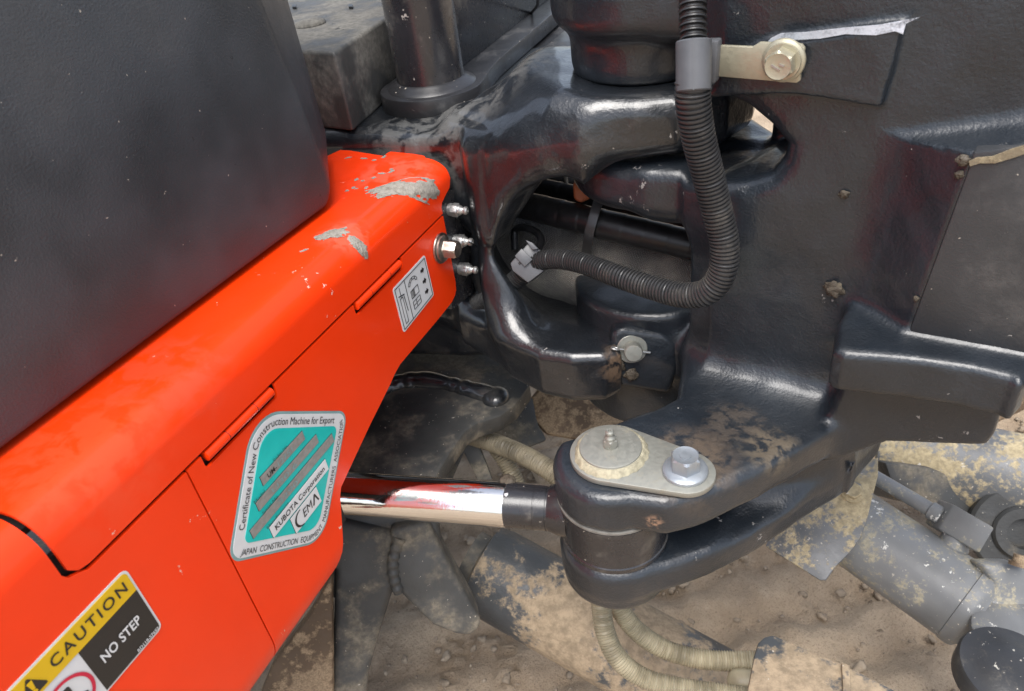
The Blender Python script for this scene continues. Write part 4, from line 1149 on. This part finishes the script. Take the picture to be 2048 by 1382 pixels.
# grey clip at the other end, and the conduit that goes on behind it
CN = unit([-.15, -.85, .5]); c0c = Pd(1055, 522, .672)
def cl(x, y, o=0.0): return Pn(x, y, c0c + CN * o, CN)
gc_ = thing('conduit_clip', 'small grey plastic clip inside the frame opening holding the conduit end', 'clip', c0c)
prism('clip_body', [cl(1020, 527), cl(1056, 486), cl(1084, 503), cl(1070, 521), cl(1089, 541), cl(1056, 566), cl(1025, 542)], -CN, .020, M_clamp, gc_, .0015)
prism('clip_latch', [cl(1030, 512), cl(1044, 497), cl(1066, 519), cl(1050, 534)], CN, .003, M_clamp, gc_, .0007)
prism('latch_slot', [cl(1036, 526, .0001), cl(1046, 518, .0001), cl(1049, 522, .0001), cl(1039, 530, .0001)], CN, .0005, M_seam, gc_)
prism('clip_tab', [cl(1052, 480), cl(1066, 486), cl(1078, 498), cl(1066, 500)], CN, .005, M_clamp, gc_, .0006)
tp = smooth_path([Pd(1058, 536, .690), Pd(1030, 562, .705), Pd(1000, 584, .725), Pd(955, 605, .76)], 14)
o = sweep('corrugated_conduit', tp, lambda s: .0088 + (.0007 if (s / .0028) % 1 > .5 else -.0005), M_conduit, None, 24, .0005)
tag(o, 'short thin corrugated conduit going down behind the grey clip', 'conduit')

# ================================================================== hoses inside the opening
def hose(name, pts, r, mat, label, cat='hose', seg=24, group=None, step=.002, fn=None):
    p = smooth_path([Pd(*q) for q in pts], 12)
    o = sweep(name, p, fn if fn else r, mat, None, seg, step); tag(o, label, cat, group); return o
def tape(r, pitch): return lambda s: r + .0004 * ((s / pitch) % 1)
hose('taped_hose', [(1000, 398, .77), (1080, 418, .735), (1180, 442, .705), (1300, 470, .685), (1400, 494, .675), (1480, 512, .67)], .0135, M_hose, 'thick black tape wrapped hose crossing the frame opening', fn=tape(.0135, .021), step=.0012)
hose('hydraulic_hose', [(1010, 355, .83), (1100, 380, .795), (1200, 402, .765), (1330, 437, .735), (1450, 470, .71)], .0105, M_hose, 'thinner black hose just above the tape wrapped hose', fn=tape(.0105, .026), step=.0012)
hose('hydraulic_hose', [(1010, 330, .86), (1100, 360, .83), (1230, 392, .79), (1400, 430, .76)], .0095, M_hose, 'dark hose at the back of the opening partly behind the others')
o = hose('woven_sleeve', [(960, 490, .84), (1060, 512, .80), (1180, 525, .775), (1300, 545, .75), (1400, 560, .735), (1500, 580, .73)], .05, M_weave, 'dusty grey woven protective sleeve around hoses in the opening', 'hose sleeve', 48,
         fn=lambda s: .048 + .0025 * math.sin(s * 55) + .0015 * math.sin(s * 140 + 1))
zt2 = smooth_path([Pd(1200, 392, .70), Pd(1195, 408, .685), Pd(1186, 436, .683), Pd(1178, 468, .690), Pd(1173, 500, .715), Pd(1168, 530, .75)], 8)
zt_o = thing('cable_tie', 'wide dark cable tie strapped round the taped hose', 'cable tie', zt2[0])
sweep('strap', zt2, 1, M_tie, zt_o, 16, flat=(.0046, .0008, RT), caps=True)
zn = unit([-.1, -.9, .4]); zc = Pd(1190, 388, .705)
prism('lock_head', [Pn(x, y, zc, zn) for x, y in ((1180, 384), (1204, 380), (1209, 394), (1184, 400))], zn, .006, M_tie, zt_o, .001)
rc_ = Pd(1167, 380, .70)
ro = prism('wiring_connector', [Pn(x, y, rc_, zn) for x, y in ((1146, 366), (1156, 359), (1184, 360), (1188, 372), (1180, 398), (1162, 406), (1148, 398))], -zn, .018, M_rust, None, .0025, 3)
tag(ro, 'rusty orange brown plug sitting on the hoses', 'connector')
o = sweep('steel_rod', np.array([Pd(1129, 305, .80), Pd(1133, 378, .79)]), .0022, M_dull, None, 12); tag(o, 'thin grey upright rod behind the pillar of the opening', 'rod')
o = sweep('bent_tube', smooth_path([Pd(1030, 500, .74), Pd(1030, 462, .74), Pd(1050, 456, .73), Pd(1075, 466, .72), Pd(1082, 484, .715), Pd(1076, 500, .71)], 8), .0036, M_hose, None, 14)
tag(o, 'small bent black tube above the grey clip', 'tube')
lf_ = Pd(1215, 517, .725)
o = prism('torn_tab', [lf_ + x * RT + y * UP + z * FW for x, y, z in ((-.007, -.006, .01), (.006, -.005, .012), (.004, .004, 0), (-.001, .007, -.004), (-.003, .001, .002))], -FW, .0008, M_guard, None)
tag(o, 'torn scrap of tape sticking up from the woven sleeve', 'tape scrap')

# ================================================================== machine underside and undercarriage below
bel = thing('frame_underside', 'dark steel belly plate under the swing frame with thick weld bead', 'frame plate', Pz(850, 860, .47))
zf = .475
fp = [Pz(x, y, zf) for x, y in ((640, 960), (690, 860), (690, 760), (720, 660), (1040, 690), (1060, 770), (1028, 812), (1000, 832), (955, 846), (930, 862), (900, 905), (868, 960))]  # rear part extended to stand in for the dark shadow above the bead
prism('belly_plate', fp, -Z3, .022, M_dull, bel, .003)
bead = smooth_path([Pz(x, y, zf - .002) for x, y in ((700, 812), (755, 785), (815, 766), (880, 768), (950, 785), (1004, 800))], 10)
sweep('weld_bead', bead, lambda s: .0125 + .0016 * math.sin(s * 60) * math.sin(s * 31 + 1) + .0005 * math.sin(s * 260 + 2 * math.sin(s * 90)), M_frame, bel, 18, .0015)
lathe('bead_end', Pz(992, 797, zf - .001), Z3, [(0, .0160), (.005, .0152), (.0085, .012), (.0105, .007), (.011, .001)], M_frame, bel, 28, 80)
rib = [Pd(940, 850, .86), Pd(895, 905, .86), Pd(865, 960, .86), Pd(900, 970, .86), Pd(928, 905, .86), Pd(955, 960, .86), Pd(985, 960, .86), Pd(950, 870, .86)]
prism('stiffener', rib, FW, .012, M_dull, bel, .001)
# underbody added unseen behind the covers to block light, plus a rear deck
uf = thing('light_block_underbody', 'dark underbody added unseen behind the orange cover to block light, with rear deck', 'machine deck', (-.4, .7, .5))
prism('light_block_floor', [P0b + U * s + N * o_ + Z3 * .545 for s, o_ in ((-.75, -.06), (-.24, -.06), (-.10, -.10), (.10, -.16), (.5, -.22), (.5, -.9), (-.75, -.9))], -Z3, .03, M_dull, uf)
prism('deck_bulkhead', [P0b + U * s + N * o_ + Z3 * .56 for s, o_ in ((.02, -.16), (.03, -.16), (.42, -.22), (.42, -.9), (.02, -.9))], Z3, .19, M_dull, uf)

prism('rear_deck', [np.array(p) for p in ((-.25, .91, .774), (.30, .91, .774), (.45, 1.7, .774), (-.25, 1.7, .774))], -Z3, .02, M_dusty, uf)
# guarded hoses near the rod end
def guard(pitch, r): return lambda s: r + .0007 * math.cos(s * 2 * math.pi / pitch)
hose('guarded_hose', [(900, 862, .88), (945, 872, .86), (1000, 890, .84), (1050, 912, .82), (1095, 938, .80), (1140, 975, .79)], .0105, M_guard2, 'spring guarded hose running behind the chrome rod end', fn=guard(.0030, .0105), step=.0007)
hose('guarded_hose', [(985, 885, .87), (1008, 918, .86), (1030, 960, .86), (1045, 1010, .87)], .0095, M_guard2, 'short spring guarded hose dropping behind the chrome rod', fn=guard(.0030, .0095), step=.0007)
# two guarded hoses under the ears
hose('guarded_hose', [(1196, 1150, .70), (1203, 1215, .70), (1210, 1262, .70), (1232, 1312, .70), (1276, 1350, .70), (1340, 1372, .695), (1440, 1388, .69), (1560, 1400, .68)], .0092, M_guard, 'spring guarded hose bending down below the ear in front of its twin', fn=guard(.0026, .0090), step=.0006)
hose('guarded_hose', [(1215, 1160, .73), (1240, 1218, .73), (1274, 1262, .73), (1328, 1298, .73), (1390, 1316, .725), (1450, 1322, .72), (1530, 1322, .71)], .0092, M_guard, 'spring guarded hose curving under the ear into the muddy bracket', fn=guard(.0026, .0092), step=.0006)

# track frame casting (inverted V)
LN = unit([.10, -.8, .35]); lc = Pd(800, 1180, .78)
def lg(x, y, o=0.0): return Pn(x, y, lc + LN * o, LN)
vb = thing('undercarriage_fork', 'dull muddy forked casting of the undercarriage below the rod', 'track frame', lg(700, 1380))
prism('fork_body', [lg(620, 985), lg(870, 1010), lg(885, 1090), lg(860, 1150), lg(800, 1192), lg(786, 1176), lg(700, 1200), lg(640, 1200)], -LN, .05, M_dull, vb, .006, 3)
prism('fork_leg', [lg(672, 1040, .010), lg(800, 1070, .010), lg(806, 1130, .010), lg(784, 1192, .010), lg(762, 1262, .010), lg(737, 1352, .010), lg(728, 1450, .010), lg(662, 1450, .010)], -LN, .055, M_dull, vb, .008, 3)
prism('fork_arm', [lg(780, 1060, .016), lg(856, 1045, .016), lg(900, 1130, .016), lg(962, 1240, .016), lg(960, 1258, .016), lg(940, 1274, .016), lg(912, 1270, .016), lg(866, 1252, .016), lg(795, 1182, .016)], -LN, .045, M_dull, vb, .007, 3)
sweep('weld_seam', np.array([lg(800 - 14 * math.sin(k * 3), 1075 + 110 * k, .014) for k in np.linspace(0, 1, 40)]), lambda s: .006 + .0008 * math.sin(s * 700), M_dull, vb, 12)
prism('side_plate', [lg(500, 1440, .02), lg(545, 1330, .02), lg(620, 1230, .02), lg(664, 1150, .02), lg(667, 1440, .02)], -LN, .02, M_rustplate, vb, .003)
# muddy blade arm
ta, tb = Pd(960, 1130, .90), Pd(1500, 1432, .82); td = unit(tb - ta)
arm_ = thing('dozer_strut', 'thick mud caked tubular arm of the dozer blade', 'blade arm', ta)
lathe('arm_tube', ta, td, [(0, .040), (.004, .051), (.02, .0535), (np.linalg.norm(tb - ta) + .2, .0535)], M_muddy, arm_, 64)
lathe('arm_collar', ta - td * .015, td, [(0, .030), (.0, .036), (.018, .036)], M_dull, arm_, 40)
# things between: rusty plate and dark gusset
RN = unit([.1, -.7, .7]); rp = Pd(1150, 830, 1.0)
o = prism('rusty_plate', [Pn(x, y, rp, RN) for x, y in ((1062, 795), (1090, 760), (1360, 750), (1350, 830), (1240, 868), (1190, 884), (1095, 868), (1070, 840))], -RN, .02, M_rustplate, None, .004)
tag(o, 'rust mottled brown steel plate seen below the lower yoke arm', 'steel plate')
o = prism('dark_gusset', [Pn(x, y, rp, RN) for x, y in ((960, 850), (1035, 790), (1068, 795), (1078, 850), (1095, 880), (1030, 905))], -RN, .03, M_dull, None, .004)
tag(o, 'dark pointed gusset beside the rusty brown plate', 'gusset')
o = prism('mud_shelf', [Pz(x, y, .05) for x, y in ((1050, 905), (1190, 875), (1330, 850), (1340, 900), (1180, 960), (1080, 960))], -Z3, .03, M_clod, None, .004)
tag(o, 'pale brown muddy ledge behind the pivot pin', 'mud ledge')
# muddy bracket at the bottom edge
zp = .40
mbk = thing('hose_bracket', 'mud caked flat bracket at the bottom edge holding two hoses', 'bracket', Pz(1620, 1340, zp))
prism('bracket_plate', [Pz(x, y, zp) for x, y in ((1508, 1310), (1516, 1284), (1528, 1272), (1546, 1268), (1640, 1308), (1710, 1338), (1800, 1384), (1880, 1440), (1480, 1450), (1494, 1382))], -Z3, .014, M_muddy, mbk, .003)
prism('plate_rib', [Pz(x, y, zp + .0005) for x, y in ((1682, 1330), (1698, 1335), (1704, 1450), (1688, 1450))], Z3, .004, M_muddy, mbk, .001)
lathe('cream_plug', Pd(1506, 1366, .70), unit(Pd(1440, 1360, .71) - Pd(1506, 1366, .70)), [(0, .012), (.010, .0125), (.018, .011), (.022, .007), (.0235, .001)], M_guard, mbk, 28, 60)

# blade cylinder
ca, cb_ = Pd(1590, 975, .96), Pd(1952, 1222, .83); cdv = unit(cb_ - ca); LC = np.linalg.norm(cb_ - ca)
bcy = thing('blade_cylinder', 'grey mud flecked hydraulic cylinder of the dozer blade', 'hydraulic cylinder', cb_)
R_ = .0475
lathe('barrel', ca, cdv, [(0, R_), (LC - .016, R_), (LC - .015, R_ * 1.03), (LC - .004, R_ * 1.03), (LC, R_ * .99), (LC + .003, R_ * .90), (LC + .006, R_ * .86)], M_cyl, bcy, 64)
sh = [(1531, 1092), (1560, 1020), (1640, 940), (1756, 915), (1756, 950), (1747, 985), (1736, 1030), (1724, 1070), (1700, 1104), (1672, 1132), (1652, 1160), (1640, 1160)]
SN = unit(np.cross(cdv, RT) ); 
SN = unit(CAM - Pd(1660, 1050, .85)); SN = unit(SN + UP * .25)
spt = Pd(1660, 1060, .845)
shp_ = [Pn(x, y, spt, SN) for x, y in sh]
prism('shield_plate', shp_, -SN, .004, M_mudfleck, bcy, .001)
nb = Pn(1706, 985, spt, SN)
hx = lathe('shield_bolt', nb, SN, [(0, .0125), (.003, .0125), (.004, .011)], M_mudfleck, bcy, 30)
hexhead('hex_head', nb + SN * .004, SN, .0165, .008, M_mudfleck, hx)
# pipe along the cylinder and its block
pa, pb = Pd(1700, 925, .93), Pd(1872, 1026, .86)
sweep('steel_pipe', np.array([pa, pb]), .0085, M_cyl, bcy, 24)
lathe('pipe_collar', pb - unit(pb - pa) * .008, unit(pb - pa), [(0, .0085), (.002, .0105), (.012, .0105), (.014, .008)], M_cyl, bcy, 24)
ex = unit(pb - pa); ez = unit(UP - ex * (UP @ ex)); ey_ = np.cross(ez, ex); bk0 = pb + ex * .004
blkp = [bk0 + ez * .018 - ey_ * 0 + ex * 0, bk0 + ez * .018 + ex * .045, bk0 - ez * .016 + ex * .045, bk0 - ez * .016]
prism('port_block', [p - FW * .012 for p in blkp], FW, .03, M_cyl, bcy, .002)
lathe('port_boss', Pd(1905, 1092, .855), unit(Pd(1915, 1065, .85) - Pd(1905, 1092, .855)), [(0, .017), (.008, .015), (.02, .013)], M_cyl, bcy, 28)
# end eye and clevis ears
kc = cb_ + cdv * .055 - UP * .035
def along(o_, w_): return o_
KX = unit(np.cross(cdv, FW)); KA = unit(UP * .75 - FW * .55)
lathe('end_eye', kc - KA * .045, KA, [(0, .040), (.004, .046), (.03, .048), (.05, .048), (.066, .046), (.07, .040)], M_knuckle, bcy, 48)
prism('end_lug', [Pd(x, y, .80) for x, y in ((1965, 1130), (1992, 1168), (1988, 1200), (1970, 1212), (2048, 1262), (2110, 1290), (2110, 1180), (2040, 1130))], FW, .03, M_cyl, bcy, .006, 3)
lathe('eye_bushing', Pd(2010, 1372, .745), unit(UP * .8 - FW * .6), [(0, .046), (.004, .050), (.022, .051), (.026, .049), (.027, .034), (.030, .030), (.0305, .01)], M_knuckle, bcy, 48, 40)
lathe('clevis_ear', Pd(2040, 1290, .775), unit(UP * .8 - FW * .6), [(0, .046), (.002, .0485), (.010, .0485), (.012, .046), (.012, .02)], M_cyl, bcy, 48, 40)
lathe('lug_bolt', Pd(2036, 1132, .79), unit(UP + RT * .2), [(0, .009), (.004, .009), (.004, .006), (.012, .006)], M_rustplate, bcy, 20)
# far blade arm at the right
fa, fb2 = Pd(1755, 900, 1.12), Pd(2250, 1010, .98); fdv = unit(fb2 - fa)
far = thing('dozer_strut', 'dusty grey tubular arm behind the blade cylinder on the far side', 'blade arm', fa)
lathe('arm_tube', fa, fdv, [(0, .06), (.003, .066), (.7, .066)], M_mudfleck, far, 56)
prism('arm_gusset', [Pd(x, y, 1.02) for x, y in ((1770, 925), (1860, 935), (1990, 985), (2060, 1010), (2060, 1110), (1990, 1100), (1900, 1050), (1790, 985))], FW, .03, M_dull, far, .004)
lathe('pivot_boss', Pd(2036, 1060, 1.0), unit(-FW + RT * -.3), [(0, .062), (.012, .062), (.016, .058), (.017, .036), (.020, .036), (.024, .033), (.024, .02), (.010, .019)], M_dull, far, 48, 30)
# blade back plate far right
o = prism('blade_edge', [Pd(x, y, 1.15) for x, y in ((1940, 880), (2000, 845), (2120, 790), (2120, 700), (1960, 790))], FW, .05, M_rustplate, None, .006)
tag(o, 'brown muddy edge of the blade behind the lower bracket plate', 'dozer blade')
